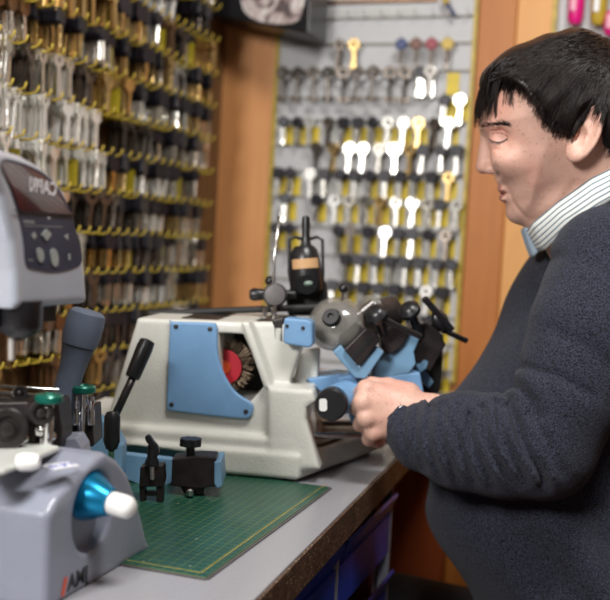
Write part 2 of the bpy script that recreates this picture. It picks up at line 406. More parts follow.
for t in (.008,):
    for a_, b_ in (((t, t), (.35, t)), ((t, t), (t, .4))):
        p0 = c1+dirv*a_[0]+nrm*a_[1]; p1 = c1+dirv*b_[0]+nrm*b_[1]; w = (p1-p0).normalized().cross(ZU)*.0004
        prism(bm, [p0-w+ZU*.0023, p1-w+ZU*.0023, p1+w+ZU*.0023, p0+w+ZU*.0023], (0, 0, .0001))
obj('border_line', bm, M['railyellow'], mo)
bm = B(); w = .0022
for p0, p1, ww in ((c1, c2, nrm), (c1, c1+nrm*.42, dirv)):
    prism(bm, [p0-ww*w+ZU*.0004, p1-ww*w+ZU*.0004, p1+ZU*.0004, p0+ZU*.0004], (0, 0, .0012))
obj('edge_lip', bm, M['greyknob'], mo)
# ------------------------------------------------------------------ keys
def ring_plate(bm, ro, ri, y, th, cz, n=12, sx=1.):
    o0 = []; 
    for yy in (y-th/2, y+th/2):
        o0.append([[bm.verts.new((sx*r*math.cos(2*PI*k/n), yy, cz+r*math.sin(2*PI*k/n))) for k in range(n)] for r in (ro, ri)])
    for k in range(n):
        j = (k+1) % n
        bm.faces.new((o0[0][0][k], o0[0][0][j], o0[0][1][j], o0[0][1][k])); bm.faces.new((o0[1][0][k], o0[1][1][k], o0[1][1][j], o0[1][0][j]))
        bm.faces.new((o0[0][0][k], o0[1][0][k], o0[1][0][j], o0[0][0][j])); bm.faces.new((o0[0][1][k], o0[0][1][j], o0[1][1][j], o0[1][1][k]))
def blade(bm, w, z0, z1, th, teeth=True, seed=1):
    r = random.Random(seed); n = 5; L = []
    for i in range(n+1):
        z = z0+(z1-z0)*i/n; L.append((-w/2 + (r.uniform(0, w*.3) if teeth and 0 < i < n else 0), 0, z))
    pts = L+[(0, 0, z1-w*.45), (w/2, 0, z1), (w/2, 0, z0)]
    prism(bm, [(p[0], -th/2, p[2]) for p in pts], (0, th, 0))
def key_mesh(kind, seed=1):
    """returns list of (part name, bmesh, material key); hook hole at the origin, hangs down -z, flat side faces -y"""
    if kind in ('round', 'oval'):
        bm = B(); s = 1.25 if kind == 'oval' else 1.; ring_plate(bm, .0115, .0045, 0, .0022, -.006, sx=s); blade(bm, .008, -.0165, -.050, .0021, True, seed); return [('key', bm)]
    if kind == 'lever':
        bm = B(); ring_plate(bm, .0125, .0065, 0, .003, -.007, n=14, sx=1.1); cyl(bm, (0, 0, -.018), (0, 0, -.066), .0032, n=8); cyl(bm, (0, 0, -.018), (0, 0, -.022), .005, n=8)
        box(bm, (.003, 0, -.060), (.017, .0022, .009)); box(bm, (-.007, 0, -.0585), (.006, .0022, .012)); return [('key', bm)]
    if kind == 'plastic':
        bm = B(); blade(bm, .008, -.017, -.050, .0021, True, seed)
        b2 = B(); pts = [(-.0115, -.002), (-.009, .004), (.009, .004), (.0115, -.002), (.0105, -.014), (.006, -.0185), (-.006, -.0185), (-.0105, -.014)]
        prism(b2, [(x, -.0028, z) for x, z in pts], (0, .0056, 0)); return [('key', bm), ('bow_cover', b2)]
    if kind == 'big':
        bm = B(); blade(bm, .008, -.021, -.052, .0021, True, seed)
        b2 = B(); pts = [(-.0135, -.001), (-.011, .006), (.011, .006), (.0135, -.001), (.0125, -.018), (.007, -.0245), (-.007, -.0245), (-.0125, -.018)]
        prism(b2, [(x, -.0029, z) for x, z in pts], (0, .0058, 0)); return [('key', bm), ('bow_cover', b2)]
    if kind == 'disc':
        bm = B(); blade(bm, .0065, -.0165, -.050, .0021, False); cyl(bm, (0, 0, -.015), (0, 0, -.045), .0026, n=7)
        b2 = B(); lathe(b2, (0, .0028, -.007), (0, -1, 0), [(.0095, 0), (.0118, .0012), (.0118, .0044), (.0095, .0056)], 14); return [('key', bm), ('bow_cover', b2)]
    if kind == 'long':
        bm = B(); ring_plate(bm, .010, .004, 0, .0022, -.006); prism(bm, [(-.0035, -.001, -.014), (.0035, -.001, -.014), (.0035, -.001, -.064), (-.0035, -.001, -.064)], (0, .002, 0)); box(bm, (.003, 0, -.058), (.012, .002, .010)); return [('key', bm)]
    if kind == 'square':
        bm = B(); prism(bm, [(-.010, -.0011, .003), (.010, -.0011, .003), (.0115, -.0011, -.012), (.006, -.0011, -.018), (-.006, -.0011, -.018), (-.0115, -.0011, -.012)], (0, .0022, 0)); blade(bm, .008, -.017, -.052, .0021, True, seed); return [('key', bm)]
KM = {}
def kmesh(kind, mk, seed=1):
    key = (kind, mk, seed)
    if key not in KM:
        out = []
        parts = key_mesh(kind, seed)
        for i, (nm, bm) in enumerate(parts):
            bmesh.ops.recalc_face_normals(bm, faces=bm.faces); me = bpy.data.meshes.new(nm); bm.to_mesh(me); bm.free()
            me.materials.append(M[mk[i] if isinstance(mk, tuple) else mk]); out.append((nm, me))
        KM[key] = out
    return KM[key]
def place_key(kind, mk, mw, label, group, seed=1, name='key_blank'):
    parts = kmesh(kind, mk, seed)
    o = bpy.data.objects.new(name, parts[0][1]); COL.objects.link(o); o.matrix_world = mw; tag(o, label, 'key', group)
    for nm, me in parts[1:]:
        c = bpy.data.objects.new(nm, me); COL.objects.link(c); c.parent = o
    return o
stackV, stackF, stackM, stackN = [], [], [], 0
STM = ['keysilver', 'keyglint', 'keybrass', 'keybrown', 'keydark', 'keyblack']
TRI = {}
def stack_add(kind, mk, mw, seed=1):
    global stackN
    for i, (nm, me) in enumerate(kmesh(kind, mk, seed)):
        mkk = mk[i] if isinstance(mk, tuple) else mk
        if mkk not in STM: mkk = 'keyblack'
        k = (kind, seed, i)
        if k not in TRI: TRI[k] = (np.array([v.co[:] for v in me.vertices]), [tuple(p.vertices) for p in me.polygons])
        V, Fc = TRI[k]; Mn = np.array(mw)
        stackV.append(V @ Mn[:3, :3].T + Mn[:3, 3]); stackF.extend([tuple(x+stackN for x in f) for f in Fc]); stackM.extend([STM.index(mkk)]*len(Fc)); stackN += len(V)
def stack_flush(name, label, cat, org):
    global stackV, stackF, stackM, stackN
    me = bpy.data.meshes.new(name); V = np.concatenate(stackV)-np.array(org); me.from_pydata(V.tolist(), [], stackF)
    for s in STM: me.materials.append(M[s])
    me.polygons.foreach_set('material_index', stackM); me.update()
    o = bpy.data.objects.new(name, me); COL.objects.link(o); o.location = org; tag(o, label, cat, kind='stuff')
    stackV, stackF, stackM, stackN = [], [], [], 0
ORD = ['topmost', 'second', 'third', 'fourth', 'fifth', 'sixth', 'seventh', 'eighth', 'ninth', 'tenth', 'eleventh', 'twelfth', 'thirteenth', 'fourteenth']
def rail(p0, p1, out, hooks, label, n, hl=.045, group='mustard hook rails', hr=.0014, mk='railyellow', rh=.007):
    """rail from p0 to p1 with hooks along 'out'"""
    p0, p1, out = Vector(p0), Vector(p1), Vector(out)
    t = thing('hook_rail', label, 'rail', (p0+p1)/2, group)
    d = (p1-p0).normalized(); c = (p0+p1)/2 + out*.004
    rot = Matrix((d, out, ZU)).transposed()
    obj('rail_strip', box(B(), c, ((p1-p0).length, .008 if rh > .005 else .003, rh), rot), M[mk], t)
    proto = None
    for h in hooks:
        q = p0 + d*h
        if proto is None:
            bm = B(); tube(bm, [q+out*.002, q+out*hl*.85, q+out*hl+ZU*.003, q+out*(hl+.003)+ZU*.011], hr, 6)
            proto = obj('hook', bm, M[mk], t, smooth=True); h0 = q
        else:
            c_ = proto.copy(); COL.objects.link(c_); c_.parent = t; c_.location = q-h0
    return t
# --- back wall board: rail pixel heights at x=370 and the heads hanging on each
SILV = 'keysilver'
def RZ(a): return Matrix.Rotation(a, 4, 'Z')
def RY(a): return Matrix.Rotation(a, 4, 'Y')
def RX(a): return Matrix.Rotation(a, 4, 'X')
bw = dict(pl=('plastic', (SILV, 'keyblack')), pb=('plastic', ('keyglint', 'keyblack')), di=('disc', (SILV, 'keyblack')), db=('disc', ('keyglint', 'keyblack')),
          br=('round', 'keyglint'), si=('round', SILV), ra=('round', 'keybrass'), dk=('round', 'keydark'), lv=('lever', 'keydark'), ov=('oval', SILV), sq=('square', 'keyglint'),
          cr=('disc', ('keydark', 'kred')), cb=('disc', ('keydark', 'kblue')), cw=('disc', ('keydark', 'kbrown')), cy=('disc', ('keydark', 'kyellow')))
DESC = dict(pl='nickel key with a black plastic head', pb='glinting nickel key with a black plastic head', di='nickel key with a round black head', db='glinting key with a round black head', br='glinting round-headed key',
            si='dull silver round-headed key', ra='brass round-headed key', dk='dark steel round-headed key', lv='long dark steel double-bitted lever key', ov='silver oval-headed key', sq='glinting square-headed key',
            cr='steel key with a round red head', cb='steel key with a round blue head', cw='steel key with a round brown head', cy='steel key with a round yellow head')
rows = [
 (18, '', 0), (44, [(340, 'dk'), (354.6, 'ra'), (402, 'cb'), (416.5, 'cw'), (432, 'cr'), (448, 'cy')], 0),
 (71, [(x, 'lv') for x in (283.6, 298, 313, 328, 343, 358.5, 374, 390, 405)]+[(421, 'pl'), (431, 'br')], 0),
 (98, [(445, 'di'), (460, 'si')], 0),
 (121, [(284, 'di'), (297, 'di'), (310, 'br'), (328, 'dk'), (343, 'pl'), (358, 'pl'), (374, 'di'), (389, 'si'), (404, 'si'), (419, 'ra'), (434, 'dk'), (450, 'br')], 1),
 (147, [(316, 'dk'), (333, 'ra'), (350, 'si'), (363, 'br'), (380, 'si'), (395, 'ov'), (410, 'ra'), (424, 'pl'), (442, 'di'), (457, 'pb')], 0),
 (173, [(278, 'pb'), (291, 'di'), (311, 'sq'), (324, 'pl'), (340, 'db'), (354, 'pb'), (369, 'di'), (385, 'pl'), (400, 'pb'), (416, 'di'), (432, 'pb'), (449, 'ra')], 1),
 (199, [(287, 'di'), (317, 'pl'), (334, 'br'), (349, 'ov'), (365, 'si'), (381, 'ra'), (396, 'si'), (413, 'br'), (428, 'ov'), (440, 'pb'), (457, 'si')], 1),
 (229, [(276, 'di'), (290, 'di'), (338, 'di'), (352, 'dk'), (368, 'pl'), (386, 'br'), (398, 'pl'), (413, 'pl'), (428, 'db'), (447, 'dk')], 1),
 (257, [(345, 'di'), (359, 'pl'), (375, 'db'), (390, 'di'), (405, 'pl'), (420, 'pb'), (437, 'db'), (452, 'di')], 1),
 (284, [(332, 'pl'), (347, 'pl'), (363, 'pl'), (379, 'pl'), (395, 'pl'), (411, 'pb'), (427, 'br'), (442, 'pl')], 1),
 (312, [(380, 'pl'), (396, 'br'), (411, 'di'), (427, 'pl'), (441, 'si')], 1), (338, [(412, 'si'), (428, 'pl'), (441, 'br')], 1), (364, [(414, 'si'), (428, 'di'), (441, 'dk')], 1),
]
for i, (yp, ks, tg) in enumerate(rows):
    y = yp; z = hy(370, y, WY-.012).z
    nh = 12; hk = [.012+(xr-xl-.02)*k/(nh-1) for k in range(nh)]
    hk = [hy(x, y, WY-.03).x-xl for x, _ in ks] if ks else hk
    hk = [h for h in hk if 0 < h < xr-xl]
    rail((xl, WY-.012, z), (xr, WY-.012, z), (0, -1, 0), hk, f'thin hook rail on the grey-white board, {ORD[i]} from the top', i, hl=.028, group='hook rails on the grey-white board', hr=.0008, mk='railgrey', rh=.0025)
    if not ks: continue
    xs = [x for x, _ in ks]
    for j, (x, kk) in enumerate(ks):
        kind, mk = bw[kk]; wx = hy(x, y, WY-.034).x
        dep = .020+random.uniform(0, .012)
        mw = Matrix.Translation((wx, WY-.012-dep, z+.0)) @ RZ(random.uniform(-.25, .25)) @ RY(random.uniform(-.07, .07)) @ RX(random.uniform(-.12, .02))
        place_key(kind, mk, mw, f'{DESC[kk]}, {ORD[j]} from left on the {ORD[i]} board rail'.replace('topmost from', 'first from'), f'keys on the {ORD[i]} rail of the grey-white board', seed=1+j % 3)
        if kk not in ('lv',):
            for s in range(1, random.choice((2, 4))):
                if mk if isinstance(mk, str) else mk[-1] not in ('kred', 'kblue', 'kbrown', 'kyellow'):
                    stack_add(kind, mk, Matrix.Translation((wx, WY-.012-dep+.006*s, z)) @ RZ(random.uniform(-.2, .2)) @ RY(random.uniform(-.06, .06)), 1)
        if tg:
            for off in ((0,) if kind != 'xx' else ()):
                tx = wx+.006; w = .0085
                to = obj('price_tag', box(B(), (tx, WY-.0135, z-.031), (w*2, .001, .036)), M['tag' if random.random() < .88 else 'tagpale'])
                tag(to, f'yellow card tag behind the keys on the {ORD[i]} rail of the grey-white board', 'tag', f'yellow tags on the {ORD[i]} rail')
for (x, y, nm) in ((453, 84, 'right end of the third rail'), (452, 110, 'fourth rail, left of two'), (466, 110, 'fourth rail, right of two')):
    p = hy(x, y, WY-.014); to = obj('price_tag', box(B(), p, (.024, .001, .042)), M['tag']); tag(to, f'wide yellow card tag on the grey-white board, {nm}', 'tag')
# printed strip, brown lath and pen-shaped key at the top
p0 = hy(320, 2, WY-.02); p1 = hy(437, 6, WY-.02)
o = obj('lath', box2(B(), (p0.x, WY-.018, p0.z-.003), (p1.x, WY-.012, p0.z+.003)), M['keybrown']); tag(o, 'thin brown wooden lath along the top of the grey-white board', 'lath')
bm = B(); p = hy(330, 11, WY-.0125)
x = p.x
while x < hy(425, 12, WY).x:
    w = random.uniform(.004, .014); box2(bm, (x, WY-.0135, p.z-.004-random.uniform(0, .003)), (x+w, WY-.0125, p.z+.003)); x += w+random.uniform(.002, .005)
o = obj('printed_strip', bm, M['tagpale']); tag(o, 'faint grey printed strip under the brown lath on the board', 'sign')
pk = thing('screwdriver_key', 'slim blue and yellow tool hanging at the top right of the grey-white board', 'tool', hy(448, 5, WY-.03))
a = hy(444, -4, WY-.03); b = hy(447, 4, WY-.03); c = hy(455, 16, WY-.03)
obj('handle', ccyl(B(), a, b, .006), M['kyellow'], pk, smooth=40); obj('shaft', cyl(B(), b, c, .0045, .003), M['kblue'], pk, smooth=40)
stack_flush('key_stack', 'more keys stacked behind the front ones on the grey-white board', 'keys', (xl, WY, 1.2))
# pink / yellow plastic keys upper right
z = hy(575, -12, WY-.02).z
rail((xq+.01, WY-.012, z), (xq+.5, WY-.012, z), (0, -1, 0), [.03+.05*k for k in range(6)], 'hook rail on the pale board at the right edge, above the man\'s head', 0, group=None)
for x, y, mk, tall, lb in ((575, 23, 'pink', 55, 'pink plastic key sleeve directly above the man\'s hair'), (598, 24, 'kyellow', 55, 'yellow plastic key sleeve right of the pink one above the man\'s hair'), (611, 34, 'pink', 22, 'low pink plastic key sleeve at the right edge of the photo')):
    q = hy(x, y, WY-.03); t = thing('key_sleeve', lb, 'key cover', q)
    r = .014; L = tall/500
    bm = B(); lathe(bm, q-ZU*.004, ZU, [(0, 0), (r*.7, .002), (r, .010), (r*1.05, .03), (r*1.1, L*.7), (r*.6, L)], 16); obj('sleeve', bm, M[mk], t, smooth=50)
    obj('pale_stripe', box(B(), q-Vector((.004, r+.001, -L*.45)), (.009, .002, L*.55)), M['pinkl' if mk == 'pink' else 'inkwhite'], t)
# --- left wall racks
nk = 0
zs = [.9915+.0613*k for k in range(-3, 10)][::-1]
Y0, Y1 = 1.03, hx(214, 200, WX+.062).y
for i, z in enumerate(zs):
    nh = 25; hk = [.02+(Y1-Y0-.045)*k/(nh-1) for k in range(nh)]
    rail((WX, Y0, z), (WX, Y1, z), (1, 0, 0), hk, f'mustard hook rail on the left wall, {ORD[i]} from the top', i, hl=.066, group='mustard hook rails on the left wall', hr=.0017)
    run = 0; cur = None
    for j, h in enumerate(hk):
        y = Y0+h; near = j < 9; seed = 1+j % 3
        if run <= 0:
            run = random.choice((1, 2, 3, 4)); u = random.random()
            if near and i in (5, 6): cur = random.choice([('long', 'keyglint'), ('square', 'keyglint'), ('round', 'keyglint'), ('square', 'keyglint'), ('long', 'keybrown')])
            elif near: cur = random.choice([('square', 'keysilver'), ('round', 'keydark'), ('long', 'keysilver'), ('long', 'keybrass'), ('long', 'keybrown'), ('round', 'keysilver'), ('big', ('keysilver', 'keyblack')), ('plastic', ('keysilver', 'keybrown')), ('oval', 'keybrass'), None, ('plastic', ('keybrass', 'keyblack'))])
            else:
                cur = random.choice([('big', ('keysilver', 'keyblack')), ('big', ('keybrass', 'keyblack')), ('big', ('keyglint', 'keyblack')), ('big', ('keydark', 'keyblack')), ('big', ('keysilver', 'keyblack')), ('round', 'keysilver'), ('oval', 'keydark'), ('square', 'keybrass'), ('disc', ('keysilver', 'keyblack')), None if u < .5 else ('long', 'keybrown')])
        run -= 1
        # tall yellow card between the keys
        if random.random() < .11:
            yy = y+.014
            to = obj('divider_card', box(B(), (WX+.03, yy, z-.034), (.045, .0012, .040)), M['card']); tag(to, f'yellow divider card between key stacks on the {ORD[i]} rail of the left wall', 'card', f'yellow divider cards on the {ORD[i]} left rail')
        if cur is None: continue
        kind, mk = cur; n = random.choice((5, 7, 8)); dx = .0066
        for s in range(n):
            mw = Matrix.Translation((WX+.014+dx*s+random.uniform(-.0008, .0008), y, z+.0005)) @ RZ(PI/2+random.uniform(-.28, .28)) @ RY(random.uniform(-.1, .1)) @ RX(random.uniform(-.05, .05))
            if s == n-1 and nk < 188 and j < 16:
                fin = mk if isinstance(mk, str) else mk[1]
                ds = {'keysilver': 'silver', 'keyglint': 'glinting nickel', 'keybrass': 'brass', 'keybrown': 'brown', 'keydark': 'dark steel', 'keyblack': 'black-headed'}[fin]
                place_key(kind, mk, mw, f'{ds} {kind if kind not in ("plastic", "disc", "big") else "plastic-headed"} key fronting a hook of the {ORD[i]} left-wall rail', f'front keys on the {ORD[i]} rail of the left wall', seed); nk += 1
            else: stack_add(kind, mk, mw, seed)
stack_flush('key_stack', 'dense stacks of keys behind the front ones on the left wall rails', 'keys', (WX, 1.5, 1.1))
print('left keys', nk)
# dark glass-fronted picture box at the top corner
pb = thing('picture_box', 'black box with a pale picture on its front, mounted high in the wall corner', 'box', hy(262, 10, WY-.12))
bm = B(); a = [hy(208, 14, WY-.1), hy(309, 34, WY-.16), hy(312, -40, WY-.16), hy(208, -60, WY-.1)]
prism(bm, a, (0, .11, 0)); obj('casing', bm, M['black'], pb, bev=.003)
def art():
    m = mat('pale_portrait_print', (.4, .4, .4), .15, coat=.8); n, l, b = nodes(m)
    tc = n.new('ShaderNodeTexCoord'); w = n.new('ShaderNodeTexNoise'); w.inputs['Scale'].default_value = 22; w.inputs['Distortion'].default_value = 1.5
    r = n.new('ShaderNodeValToRGB'); e = r.color_ramp.elements; e[0].position = .38; e[0].color = (.12, .09, .09, 1); e[1].position = .62; e[1].color = (.75, .72, .70, 1); x = e.new(.5); x.color = (.5, .40, .38, 1)
    l.new(tc.outputs['Object'], w.inputs['Vector']); l.new(w.outputs['Fac'], r.inputs['Fac']); l.new(r.outputs[0], b.inputs['Base Color']); return m
M['art'] = art()
pl_n = (a[1]-a[0]).cross(a[3]-a[0]); 
ap = [hit(x, y, a[0], pl_n)+Vector((0, -.002, 0)) for x, y in catmull([(242, 4), (252, 18), (272, 24), (296, 22), (303, 8), (306, -20), (280, -35), (245, -28)], 4)]
obj('picture', prism(B(), ap, (0, .0015, 0)), M['art'], pb)
obj('backing_board', prism(B(), [hy(196, 10, WY-.02), hy(306, 40, WY-.02), hy(306, -40, WY-.02), hy(196, -60, WY-.02)], (0, .015, 0)), M['blackmatte'], pb)
# ------------------------------------------------------------------ white key cutting machine (local frame: X along the long side, Y depth)
A = hz(298, 479, BZ+.006); A.z = BZ
wa = math.radians(10.8)
BX = Vector((math.cos(wa), math.sin(wa), 0)); BY = Vector((-math.sin(wa), math.cos(wa), 0)); WB = (BX, BY, ZU)
def loc3(p): d = Vector(p)-A; return (d.dot(BX), d.dot(BY), d.z)
def w3(x, y, z): return A+BX*x+BY*y+ZU*z
def fl(x, y, yl=0.): return hit(x, y, A+BY*yl, BY)          # world point on local plane y=yl
def f2(pts, yl=0.):
    o = []
    for p in pts: q = loc3(fl(p[0], p[1], yl)); o.append((q[0], q[2]))
    return o
wm = thing('key_cutting_machine', 'large cream white key cutting machine with blue side plate, before the seated man', 'machine', A)
h = .0022
X, Y, Z = grid((-.30, -.01, -.004), (.11, .26, .24), h)
yb = .018
main = f2([(90, 450), (107, 417), (137, 318), (247, 322.5), (268, 384), (300, 388), (300, 470), (90, 470)], yb)
d = ext(poly2(X, Z, main), Y, yb, .21, .004)
opn = f2([(219, 333), (243, 334), (251, 352), (264, 386), (250, 402), (219, 400)], yb)
d = smax(d, -ext(poly2(X, Z, opn), Y, -.1, .12), .002)
# base, flaring end
foot = [(-.30, .0), (0, 0), (.088, .225), (-.30, .225)]
base = ext(poly2(X, Y, foot), Z, .004, .034, .005)
ledge = bxs(X, Y, Z, (-.33, .006, .02), (-.004, .2, .050), .006)
d = smin(smin(d, ledge, .006), base, .006)
slot = f2([(116, 500), (116, 452), (121, 446), (135, 446), (205, 455), (216, 462), (219, 478), (219, 500)], 0)
d = smax(d, -ext(poly2(X, Z, slot), Y, -.1, .07), .002)
# right block
blk = f2([(267, 387), (313, 390), (316, 402), (307, 408), (306, 420), (312, 440), (320, 470), (268, 470)], .004)
blk_d = ext(poly2(X, Z, blk), Y, .004, .13, .005)
d = smin(d, blk_d, .005)
v = f2([(241, 322), (312, 323), (300, 352), (287, 389), (267, 389)], .03)
d = smin(d, ext(poly2(X, Z, v), Y, .03, .050, .003), .004)
rib = f2([(241, 322), (249, 322), (272, 388), (264, 388)], .01)
d = smin(d, ext(poly2(X, Z, rib), Y, .008, .05, .003), .003)
# sloped rear part under the vice
v2 = f2([(300, 352), (326, 346), (334, 356), (318, 382), (290, 392)], .07)
d = smin(d, ext(poly2(X, Z, v2), Y, .07, .09, .003), .003)
far = f2([(262, 452), (268, 420), (322, 420), (322, 452)], .1)
d = np.minimum(d, bxs(X, Y, Z, (-.03, .12, .01), (.02, .22, .10), .005))
d = smax(d, -bxs(X, Y, Z, (.008, .030, .036), (.15, .205, .16), .002), .003)
V, Q = surfnet(d, (-.30, -.01, -.004), h); V = relax(V, Q, 1, .4)
obj('body', tomesh(V, Q, org=A, basis=WB), M['cream'], wm)
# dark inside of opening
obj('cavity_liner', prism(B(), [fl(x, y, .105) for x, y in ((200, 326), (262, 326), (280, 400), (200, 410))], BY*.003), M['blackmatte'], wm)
# top cover plate (dark line) and rear ridge
obj('top_cover', prism(B(), [w3(-.155, .035, .1765), w3(-.04, .035, .1745), w3(-.04, .20, .1745), w3(-.155, .20, .1765)], (0, 0, .004)), M['darksteel'], wm, bev=.001)
# blue plate
pp = f2(catmull([(173, 321.5), (171, 324), (168.5, 380), (168, 406), (171, 410), (205, 414.5), (240, 418), (249, 417.5), (253, 413), (253.5, 405), (249, 400), (243, 396.5), (235, 390), (226.5, 377), (221, 363), (218.5, 350), (218, 330), (216.5, 324.5), (213, 322.5)], 4), yb)
X2, Y2, Z2 = grid((min(p[0] for p in pp)-.004, .008, min(p[1] for p in pp)-.004), (max(p[0] for p in pp)+.004, .022, max(p[1] for p in pp)+.004), .001)
d = ext(poly2(X2, Z2, pp), Y2, yb-.006, yb+.001, .002)
V, Q = surfnet(d, (X2.min(), .008, Z2.min()), .001); V = relax(V, Q, 1, .4)
plate = obj('side_plate', tomesh(V, Q, org=A, basis=WB), M['plateblue'], wm, label='light blue side plate with four screws')
for (x, y) in ((176, 326.5), (210, 329), (171.5, 404.5), (246, 411.5)):
    p = fl(x, y, yb-.0062); bm = B(); lathe(bm, p, -BY, [(.0028, 0), (.0028, .0006), (.0018, .0011), (.0009, .0011), (0, .0004)], 12); obj('screw', bm, M['darksteel'], plate, smooth=40)
# wire brush wheel in the opening
cb = fl(226, 366, .05)
bw_ = obj('brush_wheel', ccyl(B(), cb, cb+BY*.012, .017), M['blackmatte'], wm, smooth=40)
bm = B(); r_ = random.Random(3)
for k in range(420):
    a_ = r_.uniform(0, 2*PI); yy = r_.uniform(-.008, .016); r1 = r_.uniform(.027, .034)
    dx = BX*math.cos(a_)+ZU*math.sin(a_); a2 = a_+r_.uniform(-.12, .12); dx2 = BX*math.cos(a2)+ZU*math.sin(a2)
    tube(bm, [cb+dx*.014+BY*yy*.5, cb+dx2*r1+BY*yy], .0005, 3)
o = obj('bristles', bm, M['brush'], bw_); o['kind'] = 'stuff'
bm = B(); lathe(bm, cb-BY*.009, BY, [(.0, 0), (.021, 0), (.021, .001), (0, .001)], 28); obj('disc_label', bm, M['red'], bw_)
bm = B(); lathe(bm, cb-BY*.0102, BY, [(.0, 0), (.008, 0), (.008, .001), (0, .001)], 20); obj('disc_centre', bm, M['orangered'], bw_)
# black round knob with white label on the end block
kc = fl(331, 405, .0)
kd = (BX*.55-BY*.83).normalized(); kd = -(F+R*.12).normalized(); kd.z = 0; kd.normalize()
kn = obj('feed_knob', lathe(B(), kc+kd*.0, -kd, [(0, 0), (.0165, 0), (.0188, .0025), (.0188, .020), (.015, .024), (.012, .034)], 36), M['black'], wm, smooth=35)
p = kc+kd*.0004; rt = ZU.cross(kd)
bm = B(); pts = [p + R*(x*.0045)+U*(y*.0072)-R*.009 for x, y in ((-1, -.7), (-.6, -1), (.6, -1), (1, -.7), (1, .7), (.6, 1), (-.6, 1), (-1, .7))]
pts = [q_-kd*((q_-p).dot(kd)) for q_ in pts]
prism(bm, pts, kd*.0006); obj('white_label', bm, M['white'], kn)
bsh = kc-kd*.030
obj('feed_sleeve', tube(B(), [kc-kd*.024, kc-kd*.05+R*.02+U*.005], .019, 24), M['plateblue'], kn, smooth=40, label='blue sleeve behind the black knob')
# guide rails inside end cavity
for yy, zz in ((.06, .045), (.15, .045)):
    obj('slide_rail', cyl(B(), w3(.0, yy, zz), w3(.07, yy+.03, zz), .004), M['steel'], wm, smooth=40)
obj('slide_bed', box2(B(), (0, 0, 0), (.001, .001, .001)) if False else prism(B(), [w3(.004, .032, .0345), w3(.012, .032, .0345), w3(.070, .198, .0345), w3(.004, .198, .0345)], (0, 0, .004)), M['keybrown'], wm)
# rubber feet
for x, y in ((-.012, .012), (-.25, .02), (.06, .20), (-.25, .2)):
    obj('rubber_foot', ccyl(B(), w3(x, y, .0005), w3(x, y, .0075), .008), M['black'], wm, smooth=40)
# pale blue drawer inside the slot
obj('slot_box', prism(B(), [w3(-.232, .03, .004), w3(-.09, .03, .004), w3(-.09, .03, .033), w3(-.232, .03, .04)], BY*.03), M['bluebox'], wm, label='light blue block inside the base slot')
# small blue box with two screws plus grey bracket, top right of body
bb = f2([(284, 318), (308, 320), (312, 323), (312.5, 345), (309, 348), (285, 344), (283, 341)], .012)
bo = obj('belt_cover', prism(B(), [w3(p[0], .012, p[1]) for p in bb], BY*.03), M['plateblue'], wm, bev=.0022)
for x, y in ((287, 326), (303, 328)):
    p = fl(x, y, .0115); obj('screw', ccyl(B(), p, p-BY*.001, .0022, .0003, 10), M['darksteel'], bo, smooth=40)
bb = f2([(272, 320), (284, 317), (284, 344), (273, 340)], .03)
obj('bracket', prism(B(), [w3(p[0], .03, p[1]) for p in bb], BY*.04), M['darksteel'], wm, bev=.002)
for x in (265, 274.5): obj('stud', ccyl(B(), fl(x, 319, .06), fl(x, 306, .06), .0026, .0008), M['chrome'], wm, smooth=40)
obj('rear_rail', tube(B(), [fl(150, 314, .11), fl(340, 306, .14)], .0045, 12), M['blackmatte'], wm, smooth=40)
# clear disc guard with black hub
DG = 1.20
gc = P(334.5, 322, DG); gd = (-F*.9-R*.25+U*.35).normalized()
gs = obj('disc_guard', lathe(B(), gc, gd, [(.0, .014), (.012, .0135), (.022, .010), (.031, .003), (.0345, -.006), (.034, -.007), (.030, .001), (.021, .008), (0, .012)], 40), M['clear'], wm, smooth=60, label='smoky clear dome guard')
obj('hub', lathe(B(), gc+gd*.012, gd, [(.011, 0), (.0115, .004), (.0095, .009), (.004, .009), (.003, .005), (0, .005)], 28), M['black'], wm, smooth=40)
obj('cutter_disc', ccyl(B(), gc-gd*.004, gc-gd*.007, .028, .0005, 40), M['steel'], wm, smooth=40)
gk = gc+U*.034-F*.002
obj('guard_knob', ball(B(), P(343.5, 288.5, 1.2), .0058), M['black'], wm, smooth=True)
obj('guard_pin', cyl(B(), P(343, 291, 1.2), P(342, 300, 1.2), .0018), M['chrome'], wm, smooth=40)
# second small clear disc
g2 = P(369, 306, 1.25); obj('disc_guard', lathe(B(), g2, gd, [(0, .004), (.010, .003), (.016, -.002), (.015, -.003), (0, .001)], 28), M['clear'], wm, smooth=60)
obj('cutter_shaft', cyl(B(), P(372, 304, 1.25), P(350, 322, 1.23), .006), M['steel'], wm, smooth=40)
obj('motor_housing', ccyl(B(), P(372, 318, 1.27), P(392, 312, 1.30), .022, .003), M['darksteel'], wm, smooth=40)
